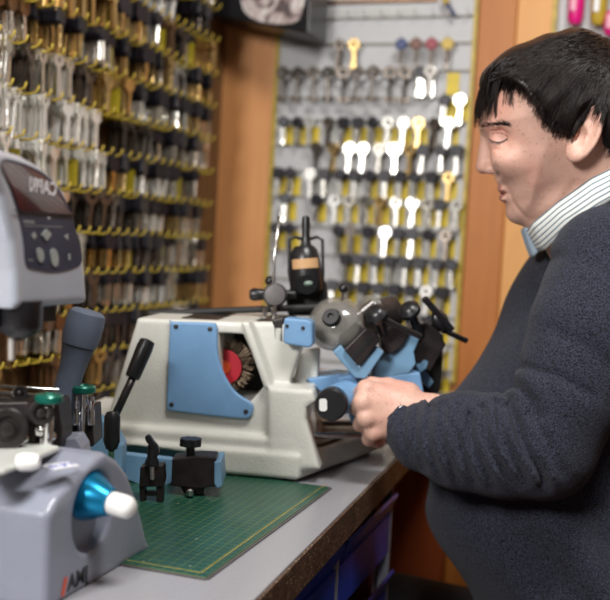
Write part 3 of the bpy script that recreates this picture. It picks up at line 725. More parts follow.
# carriage with two vices
CD = 1.17
def quad(pts, d0, th): 
    a_ = [P(x, y, d0) for x, y in pts]; return prism(B(), a_, (F+U*-.0)*th)
obj('carriage', prism(B(), [P(x, y, 1.20) for x, y in ((306, 379), (340, 374), (372, 378), (420, 372), (425, 400), (345, 405), (318, 390))], F*.09), M['plateblue'], wm, bev=.002, label='blue carriage casting')
obj('carriage_arm', prism(B(), [P(x, y, 1.185) for x, y in ((337, 377), (352, 374), (362, 388), (362, 420), (352, 425), (345, 400))], F*.05), M['plateblue'], wm, bev=.003)
vs = obj('vice_jaw_base', prism(B(), [P(x, y, CD) for x, y in ((333, 352), (341, 345), (358, 366), (377, 346), (384, 352), (365.5, 379), (355, 378))], F*.05), M['bluebox'], wm, bev=.0015, label='light blue V-shaped vice block')
v2_ = obj('vice_jaw_base', prism(B(), [P(x, y, CD+.03) for x, y in ((372, 362), (386, 353), (398, 349), (404, 337), (412, 332), (420, 338), (414, 352), (416, 364), (409, 374), (374, 380))], F*.06), M['bluebox'], wm, bev=.002, label='light blue rear vice block')
obj('vice_jaw_base', prism(B(), [P(x, y, CD+.08) for x, y in ((413, 368), (420, 362), (434, 382), (429, 389))], F*.03), M['bluebox'], wm, bev=.002)
obj('vice_jaw_base', prism(B(), [P(x, y, CD+.06) for x, y in ((416, 366), (423, 358), (430, 360), (428, 368), (420, 374))], F*.04), M['bluebox'], wm, bev=.002)
j1 = obj('vice_jaw', prism(B(), [P(x, y, CD-.006) for x, y in ((344, 350), (366, 328), (376, 332), (380, 341), (360, 366), (355, 362))], F*.045), M['jaw'], wm, bev=.0015, label='blackened steel vice jaw')
obj('jaw_slot', prism(B(), [P(x, y, CD-.0065) for x, y in ((351, 357), (372, 334), (375, 337), (354, 360))], F*.002), M['inkblack'], j1)
obj('vice_jaw', prism(B(), [P(x, y, CD+.02) for x, y in ((340, 334), (356, 322), (366, 329), (344, 350), (338, 344))], F*.04), M['jaw'], wm, bev=.0015)
j2 = obj('vice_jaw', prism(B(), [P(x, y, CD+.022) for x, y in ((380, 336), (396, 322), (412, 330), (404, 344), (392, 354), (382, 350))], F*.05), M['jaw'], wm, bev=.0015)
obj('vice_jaw', prism(B(), [P(x, y, CD+.06) for x, y in ((404, 330), (426, 322), (440, 332), (446, 345), (430, 372), (414, 360))], F*.05), M['jaw'], wm, bev=.0015)
obj('vice_column', prism(B(), [P(x, y, CD+.11) for x, y in ((418, 336), (444, 334), (441, 388), (433, 400), (424, 396))], F*.04), M['blackmatte'], wm, bev=.002)
def handle(c1_, d1, ax, stem, bar, rb):
    t = obj('clamp_handle', lathe(B(), P(*c1_, d1), P(*ax, d1-.01)-P(*c1_, d1), [(0, 0), (.010, 0), (.0135, .002), (.0135, .008), (.009, .012), (.006, .014), (0, .014)], 28), M['black'], wm, smooth=40)
    obj('stem', cyl(B(), P(*c1_, d1), P(*stem, d1+.02), .0055), M['black'], t, smooth=40)
    b0, b1 = bar; obj('tommy_bar', ccyl(B(), P(*b0, d1-.004), P(*b1, d1+.01), rb, .0006), M['black'], t, smooth=40)
handle((378, 317), CD-.01, (374, 310), (384, 334), ((381, 318), (421, 337)), .0036)
handle((411, 313), CD+.04, (406, 305), (420, 335), ((424, 298), (452, 330)), .0042)
handle((437, 322), CD+.08, (446, 318), (428, 340), ((432, 325), (467, 341)), .0036)
# work lamp mounted on machine
lampd = 1.28
lm = obj('work_lamp', lathe(B(), P(304, 246, lampd), P(308, 300, lampd)-P(304, 246, lampd), [(0, 0), (.012, 0), (.017, .006), (.0195, .02), (.0205, .045), (.020, .056), (.018, .059)], 32), M['black'], wm, smooth=40, label='black work lamp with a tan label')
obj('lamp_handle', lathe(B(), P(306, 252, lampd), U, [(.010, 0), (.0062, .012), (.0050, .022), (.0058, .036), (.0048, .045), (0, .047)], 20), M['black'], lm, smooth=40)
bm = B(); 
for sx in (-1, 1):
    tube(bm, [P(306, 240, lampd), P(306+sx*11, 237, lampd), P(306+sx*16.5, 240, lampd), P(306+sx*17, 272, lampd), P(308+sx*14, 300, lampd)], .0022, 8)
obj('yoke', bm, M['blackmatte'], lm, smooth=True)
ax = (P(308, 300, lampd)-P(304, 246, lampd)).normalized()
bm = B(); n = 14; c_ = P(305.3, 264, lampd)
fr = [math.radians(-52+104*k/n) for k in range(n+1)]
e1 = -F; e1 = (e1-ax*e1.dot(ax)).normalized(); e2 = ax.cross(e1)
ra = [bm.verts.new(c_-ax*.0062+(e1*math.cos(a)+e2*math.sin(a))*.0209) for a in fr]; rb = [bm.verts.new(c_+ax*.0062+(e1*math.cos(a)+e2*math.sin(a))*.0209) for a in fr]
for k in range(n): bm.faces.new((ra[k], ra[k+1], rb[k+1], rb[k]))
obj('tan_label', bm, M['tan'], lm, smooth=True)
obj('lens', ball(B(), P(306.5, 282.5, lampd-.021), .0088, (1, .5, .5)), M['lens'], lm, smooth=True)
lc = P(306.5, 282, lampd-.016)
obj('reflector', lathe(B(), lc, (-F-U*.5), [(.004, 0), (.0125, .006), (.0135, .008)], 24), M['black'], lm, smooth=40)
obj('lamp_base', prism(B(), [P(x, y, lampd+.01) for x, y in ((286, 300), (292, 282), (326, 280), (330, 306), (322, 316), (288, 316))], F*.04), M['blackmatte'], wm, bev=.004)
# thin rod with grey round knob and black knob behind
obj('lever_rod', tube(B(), [P(279, 216, 1.26), P(274, 262, 1.26), P(273, 300, 1.26), P(273, 318, 1.26)], .0021, 8), M['steel'], wm, smooth=True)
obj('round_knob', lathe(B(), P(275, 295, 1.25), -F, [(0, -.012), (.012, -.010), (.0155, 0), (.0125, .008), (0, .010)], 28), M['greyknob'], wm, smooth=50)
bm = B(); lathe(bm, P(249, 294.5, 1.27), R, [(0, 0), (.006, .001), (.0085, .006), (.0075, .014), (.006, .03), (.006, .06)], 20); obj('side_knob', bm, M['black'], wm, smooth=40)
obj('knob_cap', ball(B(), P(270, 281, 1.28), .0065), M['black'], wm, smooth=True)
# long lever with grip at left of the machine
lv = obj('lever_arm', tube(B(), [P(114, 418, 1.10), P(128, 388, 1.11), P(137, 368, 1.12)], .0045, 10), M['darksteel'], wm, smooth=True)
obj('grip', lathe(B(), P(132, 378, 1.115), P(147.5, 341, 1.125)-P(132, 378, 1.115), [(0, 0), (.0075, 0), (.0085, .003), (.0095, .036), (.0085, .045), (.005, .0465), (0, .0465)], 24), M['black'], lv, smooth=40)
# ------------------------------------------------------------------ clamps standing on the mat
t = thing('key_clamp', 'dark steel key clamp with a wing lever, standing on the green mat', 'clamp', hz(152, 510))
D1 = 1.03
ob = lambda nm, pts, d0, th, m_, bev=.001, par=t: obj(nm, prism(B(), [P(x, y, d0) for x, y in pts], FH*th), M[m_], par, bev=bev)
ob('block', ((140, 467), (163, 466), (164, 480), (163, 487), (139, 487)), D1, .02, 'jaw')
for a_, b_ in ((139, 145), (156, 163)):
    ob('leg', ((a_, 484), (b_, 484), (b_-.5, 511 if a_ > 150 else 504), (a_+1, 512 if a_ > 150 else 505)), D1+.002, .014, 'jaw')
ob('cross_bar', ((145, 492), (157, 492), (157, 496), (145, 496)), D1+.004, .01, 'jaw')
obj('screw', ccyl(B(), P(152, 455, D1), P(152.5, 480, D1-.002), .0028), M['chrome'], t, smooth=40)
obj('collar', lathe(B(), P(152, 466, D1+.002), U, [(.007, 0), (.0075, .004), (.005, .010), (.0055, .016), (.004, .022), (0, .022)], 20), M['black'], t, smooth=40)
obj('wing_lever', prism(B(), [P(x, y, D1-.003) for x, y in catmull(((145, 437), (149, 435.5), (153, 441), (158, 447), (158.5, 455), (154, 458), (149, 455), (150, 447), (146, 442)), 3)], FH*.007), M['black'], t, bev=.001)
D2 = 1.06
t2 = thing('key_clamp', 'dark key clamp with a round star knob and blue cheek, resting on the green mat', 'clamp', hz(193, 493))
ob2 = lambda nm, pts, d0, th, m_, bev=.0015: obj(nm, prism(B(), [P(x, y, d0) for x, y in pts], FH*th), M[m_], t2, bev=bev)
ob2('block', ((172, 459), (198, 456), (216, 457), (217, 486), (200, 489), (171, 486)), D2, .03, 'jaw')
ob2('blue_cheek', ((214, 462), (221, 461), (222, 487), (217, 489), (214, 484)), D2-.002, .05, 'bluebox')
ob2('blue_plate', ((120, 453), (172, 459), (172, 484), (150, 490), (122, 478)), D2+.045, .012, 'bluebox')
obj('base', prism(B(), [P(x, y, D2+.004) for x, y in ((180, 486), (205, 486), (203, 494), (184, 493))], FH*.02), M['jaw'], t2)
obj('stem', ccyl(B(), P(190.5, 459, D2+.01), P(190.5, 444, D2+.01), .0048), M['black'], t2, smooth=40)
bm = B(); n = 40; c_ = P(190.5, 446, D2+.01)
pts = [c_ + Vector((math.cos(2*PI*k/n), math.sin(2*PI*k/n), 0))*(.0115+.0009*math.cos(8*2*PI*k/n)) for k in range(n)]
prism(bm, pts, (0, 0, .0085)); obj('star_knob', bm, M['black'], t2, bev=.001)
obj('nut', ccyl(B(), P(190, 489, D2-.004), P(190, 496, D2-.004), .004), M['steel'], t2, smooth=40)
# blue block behind the grey machine with black lever handle
t3 = thing('blue_vice_block', 'light blue block with an upright black handle, behind the grey machine', 'vice', hz(96, 470))
obj('block', prism(B(), [P(x, y, 1.07) for x, y in ((85, 424), (92, 419), (108, 420), (122, 446), (122, 478), (84, 478))], FH*.03), M['bluebox'], t3, bev=.003)
obj('handle', lathe(B(), P(111.5, 449, 1.02), P(112.5, 411, 1.02)-P(111.5, 449, 1.02), [(0, 0), (.0055, 0), (.0085, .008), (.0082, .033), (.0055, .038), (0, .0385)], 24), M['black'], t3, smooth=40)
obj('stem', cyl(B(), P(111.5, 449, 1.02), P(111.5, 462, 1.04), .0035), M['chrome'], t3, smooth=40)
# ------------------------------------------------------------------ grey machine in the foreground
FX = -.396                      # operator side plane
gm = thing('key_cutting_machine', 'grey-blue laser key cutting machine with silver display head, in the left foreground', 'machine', (FX-.1, .76, BZ))
g = .0022; lo = (-.70, .60, BZ-.004); hi_ = (FX+.01, .82, BZ+.13)
X, Y, Z = grid(lo, hi_, g)
def fx(x, y, xx=FX): q = hx(x, y, xx); return (q.y, q.z)
side = [fx(64, 606), fx(150, 549), fx(148, 540), fx(136, 500), fx(126, 473), fx(117, 459), fx(104, 451), fx(84, 446)]
cyl_top = fx(45, 505)
c0_, c1_, cn = hz(147, 548), hz(65, 600), fx(44, 506)
side = [(.622, BZ-.02), (.790, BZ-.02), (.789, BZ+.002), fx(148, 540), fx(142, 515), fx(136, 494), fx(129, 474), fx(119, 460), fx(106, 452), (.690, fx(106, 452)[1]-.001), (.634, cn[1]+.003), (.620, cn[1]-.008)]
d2 = poly2(Y, Z, side)
d = ext(d2, X, -.72, FX+.001, .007)
d = np.maximum(d, BZ+.0003-Z)
d = smax(d, -(Y-(.633+.000)-.0+(-(X-FX))*0)+.0, .004) if False else d
# sloping near face towards the left
# scooped recess round the knob
kc = hx(93, 497, FX)
rec = (.760, BZ+.030)
scoop = np.sqrt(((Y-kc.y)/.92)**2+(Z-(kc.z-.012))**2)-.032
tilt = X-(FX-.010)-(Z-kc.z+.03)*.25
d = smax(d, -np.maximum(scoop, -(X-(FX-.010))), .003)
d = smin(d, bxs(X, Y, Z, (-.60, .69, BZ+.06), (-.47, .775, BZ+.106), .006), .006)
V, Q = surfnet(d, lo, g); V = relax(V, Q, 2, .45)
obj('casing', tomesh(V, Q), M['greyblue'], gm)
# anodised knob
ax = Vector((1, -.10, -.10)).normalized()
kn = obj('adjusting_knob', lathe(B(), kc-ax*.009, ax, [(0, 0), (.0185, 0), (.0195, .002), (.0195, .007), (.0115, .024), (.0105, .026), (0, .026)], 40), M['anoblue'], gm, smooth=35, label='bright blue anodised knob')
obj('knob_tip', lathe(B(), kc+ax*.0175, ax, [(.0085, 0), (.0092, .001), (.0092, .012), (.0085, .017), (.0055, .0205), (0, .0215)], 28), M['white'], kn, smooth=50, label='white plastic knob end')
obj('knob_collar', lathe(B(), kc-ax*.010, ax, [(.021, 0), (.021, .002), (.019, .003)], 40), M['blackmatte'], kn, smooth=40)
# tray, cap, sticker on top
zt = fx(106, 452)[1]-.0015
obj('top_tray', prism(B(), [Vector((q.x, q.y, zt)) for q in (hz(-30, 480, zt), hz(4, 476, zt), hz(60, 452, zt), hz(30, 447, zt), hz(-30, 460, zt))], (0, 0, .005)), M['offwhite'], gm, bev=.002)
q = hz(27, 462, zt+.006); obj('white_cap', lathe(B(), q-R*.008, R, [(0, 0), (.0055, .001), (.0068, .004), (.0068, .012), (.005, .017), (0, .018)], 20), M['white'], gm, smooth=50)
zs_ = zt+.0008
st = [hz(42, 466, zs_), hz(55, 470, zs_), hz(80, 466, zs_), hz(68, 462.5, zs_)]
so = obj('sticker', prism(B(), st, (0, 0, .0006)), M['inkwhite'], gm, label='white sticker with blue marks')
e1 = (st[2]-st[1]); e2 = (st[0]-st[1])
bm = B()
for (u0, u1, v0, v1) in ((.02, .22, .3, .7), (.26, .42, .35, .62), (.5, .62, .2, .72), (.62, .8, .5, .68), (.84, .95, .3, .7)):
    prism(bm, [st[1]+e1*u+e2*v+ZU*.0006 for u, v in ((u0, v0), (u1, v0+.05), (u1-.04, v1), (u0+.03, v1))], (0, 0, .0003))
obj('sticker_print', bm, M['inkblue'], so)
# maker's mark, reads mirrored as in the photo
p = hx(76, 580, FX+.0014)
mw = Matrix.Translation(p) @ Matrix(((0, 0, 1, 0), (1, 0, 0, 0), (0, 1, 0, 0), (0, 0, 0, 1)))
textobj('maker_letters', 'JMA', .017, mw @ Matrix.Translation((.003, 0, 0)), M['inkblack'], gm, mirror=True, shear=.0)
bm = B(); prism(bm, [p+Vector((0, y, z)) for y, z in ((-.0205, -.0065), (-.0165, -.0065), (-.0125, .0065), (-.0165, .0065))], (.0004, 0, 0)); obj('red_slash', bm, M['orangered'], gm)
# head: silver housing with display
HX = -.43
def hxp(x, y, xx=HX): return hx(x, y, xx)
lo = (-.56, .56, CAMZ-.12); hi_ = (HX+.012, .75, CAMZ+.08); g = .0016
X, Y, Z = grid(lo, hi_, g)
hp = [hxp(x, y) for x, y in ((16, 307), (86.5, 301), (85, 275), (82, 255), (77, 232), (70, 208), (64, 193), (54, 180), (40, 168), (22, 158), (0, 152), (-14, 158), (2, 195), (12, 240), (15, 270))]
hp = [(q.y, q.z) for q in hp]
d = ext(poly2(Y, Z, hp)-.0022, X, -.545, HX+.001, .007)
V, Q = surfnet(d, lo, g); V = relax(V, Q, 2, .45)
hd = obj('head_housing', tomesh(V, Q), M['silverpaint'], gm, label='silver grey head housing')
def film(nm, pts, off, th, m_, par):
    return obj(nm, prism(B(), [hxp(x, y, HX+.001+off) for x, y in pts], (th, 0, 0)), M[m_], par)
film('bezel', catmull([(2, 160), (22, 163), (40, 171), (53, 182), (62, 195), (69, 209), (74, 226), (79, 245), (81, 262), (70, 269), (54, 272), (38, 270), (26, 265), (23, 240), (18, 214), (9, 185)], 4), .0001, .0007, 'panelnavy', hd)
sc_ = film('display_window', catmull([(1, 162), (22, 166), (39, 174), (50, 183), (60, 197), (67, 210), (72, 215), (50, 213), (22, 211), (16, 200), (9, 182)], 3), .0007, .0008, 'screen', hd)
film('bezel_strip', ((12, 209.8), (72.5, 214.5), (72.7, 216.5), (18, 212.5)), .0014, .0005, 'inkblack', hd)
for pts, mk in (([(45.5, 229), (50.5, 234), (46, 241), (41, 235)], 'buttongrey'),):
    film('key_button', pts, .0007, .0012, mk, hd)
def ell(cx, cy, rx, ry, tilt=0, n=18): return [(cx+rx*math.cos(2*PI*k/n)*math.cos(tilt)-ry*math.sin(2*PI*k/n)*math.sin(tilt), cy+rx*math.cos(2*PI*k/n)*math.sin(tilt)+ry*math.sin(2*PI*k/n)*math.cos(tilt)) for k in range(n)]
film('key_button', ell(39.5, 255, 3.4, 7.2, -.12), .0007, .0012, 'buttongrey', hd)
film('key_button', ell(53.5, 257.5, 3.8, 9.2, -.12), .0007, .0012, 'buttongrey', hd)
for pts in ([(31, 235.5), (34, 232), (36, 236), (34, 239.5)], [(64, 236.5), (67.5, 233.5), (68, 240)], ell(69, 257, 1.2, 3.6)):
    film('arrow_mark', pts, .0007, .0005, 'buttongrey', hd)
film('printed_line', ((24, 225.2), (62, 226.6), (62, 227.2), (24, 225.9)), .0007, .0004, 'buttongrey', hd)
film('printed_line', ((23, 220.5), (34, 221.3), (34, 223), (23, 222.2)), .0007, .0004, 'buttongrey', hd)
film('printed_line', ((28, 259.2), (33, 259.8), (33, 260.8), (28, 260.2)), .0007, .0004, 'buttongrey', hd)
film('indicator', ell(48.5, 218, 1, 1), .0007, .0005, 'inkwhite', hd)
p = hxp(43, 187.5, HX+.0030)
mw = Matrix.Translation(p) @ Matrix(((0, 0, 1, 0), (1, 0, 0, 0), (0, 1, 0, 0), (0, 0, 0, 1)))
textobj('display_letters', 'CAPRI', .0135, mw @ Matrix.Rotation(math.radians(-3), 4, 'Z') @ Matrix.Diagonal((1, 1.05, 1, 1)), M['inkwhite'], hd, mirror=True, depth=.0002)
# spindle under the head
sp0 = P(12, 309, .715); 
s1 = obj('spindle_housing', lathe(B(), P(20, 300, .75), -ZU, [(0, 0), (.0165, 0), (.0165, .019), (.013, .0245), (.006, .0285), (.004, .030), (0, .030)], 36), M['black'], gm, smooth=40)
q = P(20, 300, .75); 
obj('probe', cyl(B(), P(11.5, 338, .75), P(11.5, 360, .75), .0024), M['keyglint'], s1, smooth=40)
obj('probe_guard', box(B(), P(33, 318, .75), (.006, .02, .022)), M['greyknob'], s1, bev=.002)
obj('dark_bracket', box2(B(), (-.54, .62, P(0, 309, .75).z-.012), (-.445, .70, P(0, 306, .75).z+.003)), M['blackmatte'], gm)
obj('column', box2(B(), (-.66, .64, BZ+.05), (-.54, .70, CAMZ+.03)), M['silverpaint'], gm, bev=.008)
obj('head_neck', box2(B(), (-.66, .62, CAMZ-.05), (-.53, .71, CAMZ+.05)), M['silverpaint'], gm, bev=.008)
# big grey lever
D3 = .90
a_ = P(53, 436, D3); b_ = P(89, 309, D3); L = (b_-a_).length; u = (b_-a_).normalized()
lv = obj('feed_lever', lathe(B(), a_, u, [(.009, 0), (.0105, .02), (.0115, L*.45), (.0115, L*.52), (.013, L*.62), (.0148, L*.70), (.0150, L*.705), (.0142, L*.708), (.0142, L*.712), (.0158, L*.715), (.0172, L*.80), (.0172, L*.90), (.0160, L*.965), (.0125, L*.99), (0, L)], 40), M['grey'], gm, smooth=35, label='slate grey tilted hand lever')
# green knobs
for (x, y, dd, r) in ((49, 398.5, .80, .0112), (83, 389, .90, .0115)):
    c_ = P(x, y, dd); kn = obj('green_knob', lathe(B(), c_-ZU*.0035, ZU, [(0, 0), (r*.86, 0), (r, .0015), (r, .0055), (r*.88, .007), (r*.5, .007), (r*.42, .0055), (0, .0055)], 32), M['green'], gm, smooth=40)
    obj('stem', cyl(B(), c_-ZU*.003, c_-ZU*.04, .0042), M['chrome'], kn, smooth=40)
for x, dd in ((76, .90), (91, .90)):
    obj('chrome_post', lathe(B(), P(x, 396, dd), P(x, 424, dd)-P(x, 396, dd), [(.0026, 0), (.0034, .006), (.0022, .008), (.0032, .014), (.0032, .026)], 14), M['chrome'], gm, smooth=40)
# vice assembly
bl = lambda nm, pts, d0, th, m_, bev=.0012: obj(nm, prism(B(), [P(x, y, d0) for x, y in pts], FH*th), M[m_], gm, bev=bev)
bl('vice_block', ((-20, 403), (28, 402), (34, 412), (36, 448), (20, 462), (-20, 466)), .80, .05, 'jaw')
bl('vice_block', ((28, 404), (58, 402), (62, 430), (60, 450), (30, 452)), .82, .04, 'jaw')
bl('vice_block', ((60, 412), (92, 408), (94, 446), (74, 452), (60, 448)), .90, .04, 'jaw')
bl('vice_foot', ((48, 452), (58, 439), (76, 438), (82, 448), (84, 462), (50, 462)), .84, .03, 'greyblue')
for (y0, y1, r) in ((391, 396, .0018), (385, 390, .0014), (397, 402, .0014)):
    obj('guide_rod', cyl(B(), P(-30, y0-1, .81), P(58 if r < .0016 else 44, y1, .84), r), M['chrome'], gm, smooth=40)
for (x, y, dd, r) in ((7, 428, .785, .0165), (41, 412, .80, .010), (20, 392, .83, .006)):
    w_ = obj('thumb_wheel', lathe(B(), P(x, y, dd), -F+R*.3, [(0, 0), (r*.9, 0), (r, .001), (r, .006), (r*.9, .007), (r*.62, .007), (r*.6, .0045), (r*.35, .0045), (r*.33, .008), (0, .009)], 36), M['darksteel'], gm, smooth=30)
bm = B(); pts = []
for k in range(60):
    a__ = k*.9; pts.append(P(41+6*math.cos(a__)+.0*k, 433+3*math.sin(a__)-k*.06, .80+.002*math.sin(a__)))
tube(bm, pts, .0006, 5); obj('wire_coil', bm, M['chrome'], gm, smooth=True)
obj('coil_post', cyl(B(), P(41, 438, .80), P(41, 458, .80), .0009), M['chrome'], gm, smooth=40)
for x, y, dd in ((12, 412, .79), (52, 436, .81), (66, 420, .89), (24, 438, .79)):
    obj('screw_head', ccyl(B(), P(x, y, dd), P(x, y, dd-.004), .0036, .0008, 14), M['steel'], gm, smooth=40)
# ------------------------------------------------------------------ the seated man
def mskin():
    m = mat('skin', (.70, .43, .34), .45, var=.05, scale=60, bump=.18, bscale=700, Subsurface_Weight=.12, Subsurface_Scale=.008)
    n, l, b = nodes(m); b.inputs['Subsurface Radius'].default_value = (1, .35, .2)
    tc = n.new('ShaderNodeTexCoord'); a = n.new('ShaderNodeTexNoise'); a.inputs['Scale'].default_value = 14; a.inputs['Detail'].default_value = 3
    r = n.new('ShaderNodeValToRGB'); r.color_ramp.elements[0].position = .5; r.color_ramp.elements[1].position = .68; r.color_ramp.elements[0].color = (0, 0, 0, 1); r.color_ramp.elements[1].color = (.55, .55, .55, 1)
    mx = n.new('ShaderNodeMix'); mx.data_type = 'RGBA'; old = b.inputs['Base Color'].links[0].from_socket
    l.new(tc.outputs['Object'], a.inputs['Vector']); l.new(a.outputs['Fac'], r.inputs['Fac']); l.new(r.outputs[0], mx.inputs[0]); l.new(old, mx.inputs[6]); mx.inputs[7].default_value = (.68, .30, .235, 1)
    v = n.new('ShaderNodeTexNoise'); v.inputs['Scale'].default_value = 330; v.inputs['Detail'].default_value = 1
    r2 = n.new('ShaderNodeValToRGB'); r2.color_ramp.elements[0].position = .63; r2.color_ramp.elements[1].position = .72; r2.color_ramp.elements[0].color = (0, 0, 0, 1); r2.color_ramp.elements[1].color = (.38, .38, .38, 1)
    mx2 = n.new('ShaderNodeMix'); mx2.data_type = 'RGBA'
    l.new(tc.outputs['Object'], v.inputs['Vector']); l.new(v.outputs['Fac'], r2.inputs['Fac']); l.new(r2.outputs[0], mx2.inputs[0]); l.new(mx.outputs[2], mx2.inputs[6]); mx2.inputs[7].default_value = (.30, .12, .07, 1)
    l.new(mx2.outputs[2], b.inputs['Base Color']); return m
M['skin'] = mskin()
M['lip'] = mat('lip', (.50, .22, .18), .4, var=.1)
M['lipline'] = mat('dark_lip_line', (.12, .03, .025), .5)
M['hair'] = mat('dark_brown_hair', (.012, .008, .007), .42, var=.4, scale=120)
def mwool():
    m = mat('dark_blue_grey_knit', (.0235, .0265, .041), .95, var=.9, scale=560, bump=.55, bscale=650, spec=.2, Sheen_Weight=.06, Sheen_Roughness=.6); return m
M['wool'] = mwool()
def mstripe():
    m = mat('striped_shirt_cotton', (.75, .76, .76), .8); n, l, b = nodes(m)
    uv = n.new('ShaderNodeUVMap'); sp = n.new('ShaderNodeSeparateXYZ'); mu = n.new('ShaderNodeMath'); mu.operation = 'MULTIPLY'; mu.inputs[1].default_value = 6.
    fr = n.new('ShaderNodeMath'); fr.operation = 'FRACT'; r = n.new('ShaderNodeValToRGB'); e = r.color_ramp.elements
    e[0].position = .0; e[0].color = (.10, .17, .21, 1); e[1].position = .34; e[1].color = (.80, .82, .80, 1); x = e.new(.26); x.color = (.12, .19, .23, 1); y = e.new(.9); y.color = (.78, .80, .78, 1)
    l.new(uv.outputs[0], sp.inputs[0]); l.new(sp.outputs['Y'], mu.inputs[0]); l.new(mu.outputs[0], fr.inputs[0]); l.new(fr.outputs[0], r.inputs['Fac']); l.new(r.outputs[0], b.inputs['Base Color']); return m
M['shirt'] = mstripe()
HB = (R, U, F)
hipc = P(612, 640, 1.24)
man = thing('person', 'seated man in profile, dark hair, dark sweater, striped collar, working at the machine', 'person', (hipc.x, hipc.y, 0))
HD = 1.17; S = FPX/HD; HO = P(540, 130, HD)
HN = (HO-C0).normalized(); HR = (R-HN*R.dot(HN)).normalized(); HU = HR.cross(HN).normalized(); HU = HU if HU.dot(U) > 0 else -HU
HHB = (HR, HU, HN)
def H2(x, y):
    v = hit(x, y, HO, HN)-HO; return (v.dot(HR), v.dot(HU))
def hX(x, y=130): return H2(x, y)[0]
def hY(y, x=540): return H2(x, y)[1]
def H3(x, y, z): return (*H2(x, y), z)
def hw(x, y, z):
    a, b = H2(x, y); return HO+HR*a+HU*b+HN*z
hh = .0019
lo = (hX(466, 292), hY(292, 466), -.105); hi_ = (hX(668, 20), hY(20, 668), .105)
X, Y, Z = grid(lo, hi_, hh)
face = [(484, 100), (481.5, 112), (480.5, 122), (480.5, 128), (484, 135), (487, 142), (489.5, 152), (491.5, 163), (494, 173), (496, 181), (500, 187), (502.5, 194), (504, 200), (506.5, 205), (508.5, 212), (513, 219), (521, 223.5), (532, 224), (548, 217), (565, 200), (590, 185), (625, 178), (650, 160), (659, 130), (659, 100), (648, 70), (625, 48), (595, 36), (565, 35), (535, 44), (508, 60), (492, 78)]
fp = [H2(p[0], p[1]) for p in catmull(face, 3)]
D = -poly2(X[..., 0], Y[..., 0], fp)[..., None]
yy = Y
W = np.interp(yy, [hY(225), hY(205), hY(180), hY(150), hY(120), hY(90), hY(40)], [.044, .054, .062, .068, .071, .072, .066])
Rr = .078
u = 1-np.minimum(D/Rr, 1)
d = (np.sqrt(np.maximum(u, 0)**2+(Z/W)**2)-1)*.068
Za = np.abs(Z)
# neck
d = smin(d, cap(X, Y, Z, H3(600, 165, 0), H3(618, 262, 0), .060, .060), .025)
d = smin(d, cap(X, Y, Z, H3(568, 212, 0), H3(600, 255, 0), .046, .05), .02)
# eye sockets then lids
soc = sph(X, Y, Za, (hX(492, 139), hY(139, 492), .045), .0165, (1, .8, 1.05))
d = smax(d, -soc, .010)
lid = sph(X, Y, Za, (hX(500.5, 139.5), hY(139.5, 500.5), .0335), .0126)
d = smin(d, lid, .006)
# brow ridge
d = smin(d, cap(X, Y, Za, (hX(486.5, 127), hY(127, 486.5), .006), (hX(496, 126), hY(126, 496), .042), .0065, .005), .008)
# cheekbone
d = smin(d, sph(X, Y, Za, (hX(510, 160), hY(160, 510), .040), .019, (1, .8, .9)), .018)
# nose
d = smin(d, cap(X, Y, Z, H3(486, 137, 0), H3(484.6, 164, 0), .0065, .0095), .006)
d = smin(d, sph(X, Y, Z, H3(484.2, 167.5, 0), .0095, (1., .78, 1.1)), .004)
d = smin(d, sph(X, Y, Za, (hX(490.5, 169), hY(169, 490.5), .0115), .0072, (1.1, .85, .8)), .004)
d = smax(d, -sph(X, Y, Za, (hX(488, 175.5), hY(175.5, 488), .0075), .0038, (1.4, .8, 1)), .002)
# alar crease
def seg2(a, b):
    a = H2(*a); b = H2(*b); ex, ey = b[0]-a[0], b[1]-a[1]; t = np.clip(((X-a[0])*ex+(Y-a[1])*ey)/(ex*ex+ey*ey), 0, 1)
    return np.sqrt((X-a[0]-t*ex)**2+(Y-a[1]-t*ey)**2)
def groove(pts, dep, w):
    g = 1e9
    for a, b in zip(pts, pts[1:]): g = np.minimum(g, seg2(a, b))
    return dep*np.exp(-(g/w)**2)
nearm = np.clip((Za-.010)/.01, 0, 1)
d = d+groove([(498, 165), (501, 172), (499, 178)], .0018, .0022)*nearm
d = d+groove([(506, 184), (511, 192), (514, 202), (526, 216)], .0022, .0022)*np.clip((Za-.018)/.01, 0, 1)
d = d+groove([(494, 131.5), (502, 130), (510, 134)], .0012, .0018)*nearm
d = d+groove([(496, 148), (504, 150), (511, 146)], .0010, .0020)*nearm
d = d+groove([(528, 222), (545, 214), (562, 200), (574, 182)], .0020, .005)*np.clip((Za-.02)/.01, 0, 1)
# lips and chin
d = smin(d, sph(X, Y, Z, H3(502.3, 188.8, 0), .0062, (.95, .75, 3.6)), .003)
d = smin(d, sph(X, Y, Z, H3(504, 197.5, 0), .0066, (.9, .8, 3.2)), .003)
d = smax(d, -cap(X, Y, Za, (hX(496.5, 193), hY(193, 496.5), 0), (hX(511, 192.5), hY(192.5, 511), .028), .0012, .0014), .0015)
d = smin(d, sph(X, Y, Z, H3(517, 213, 0), .012, (1, .9, 1.5)), .008)
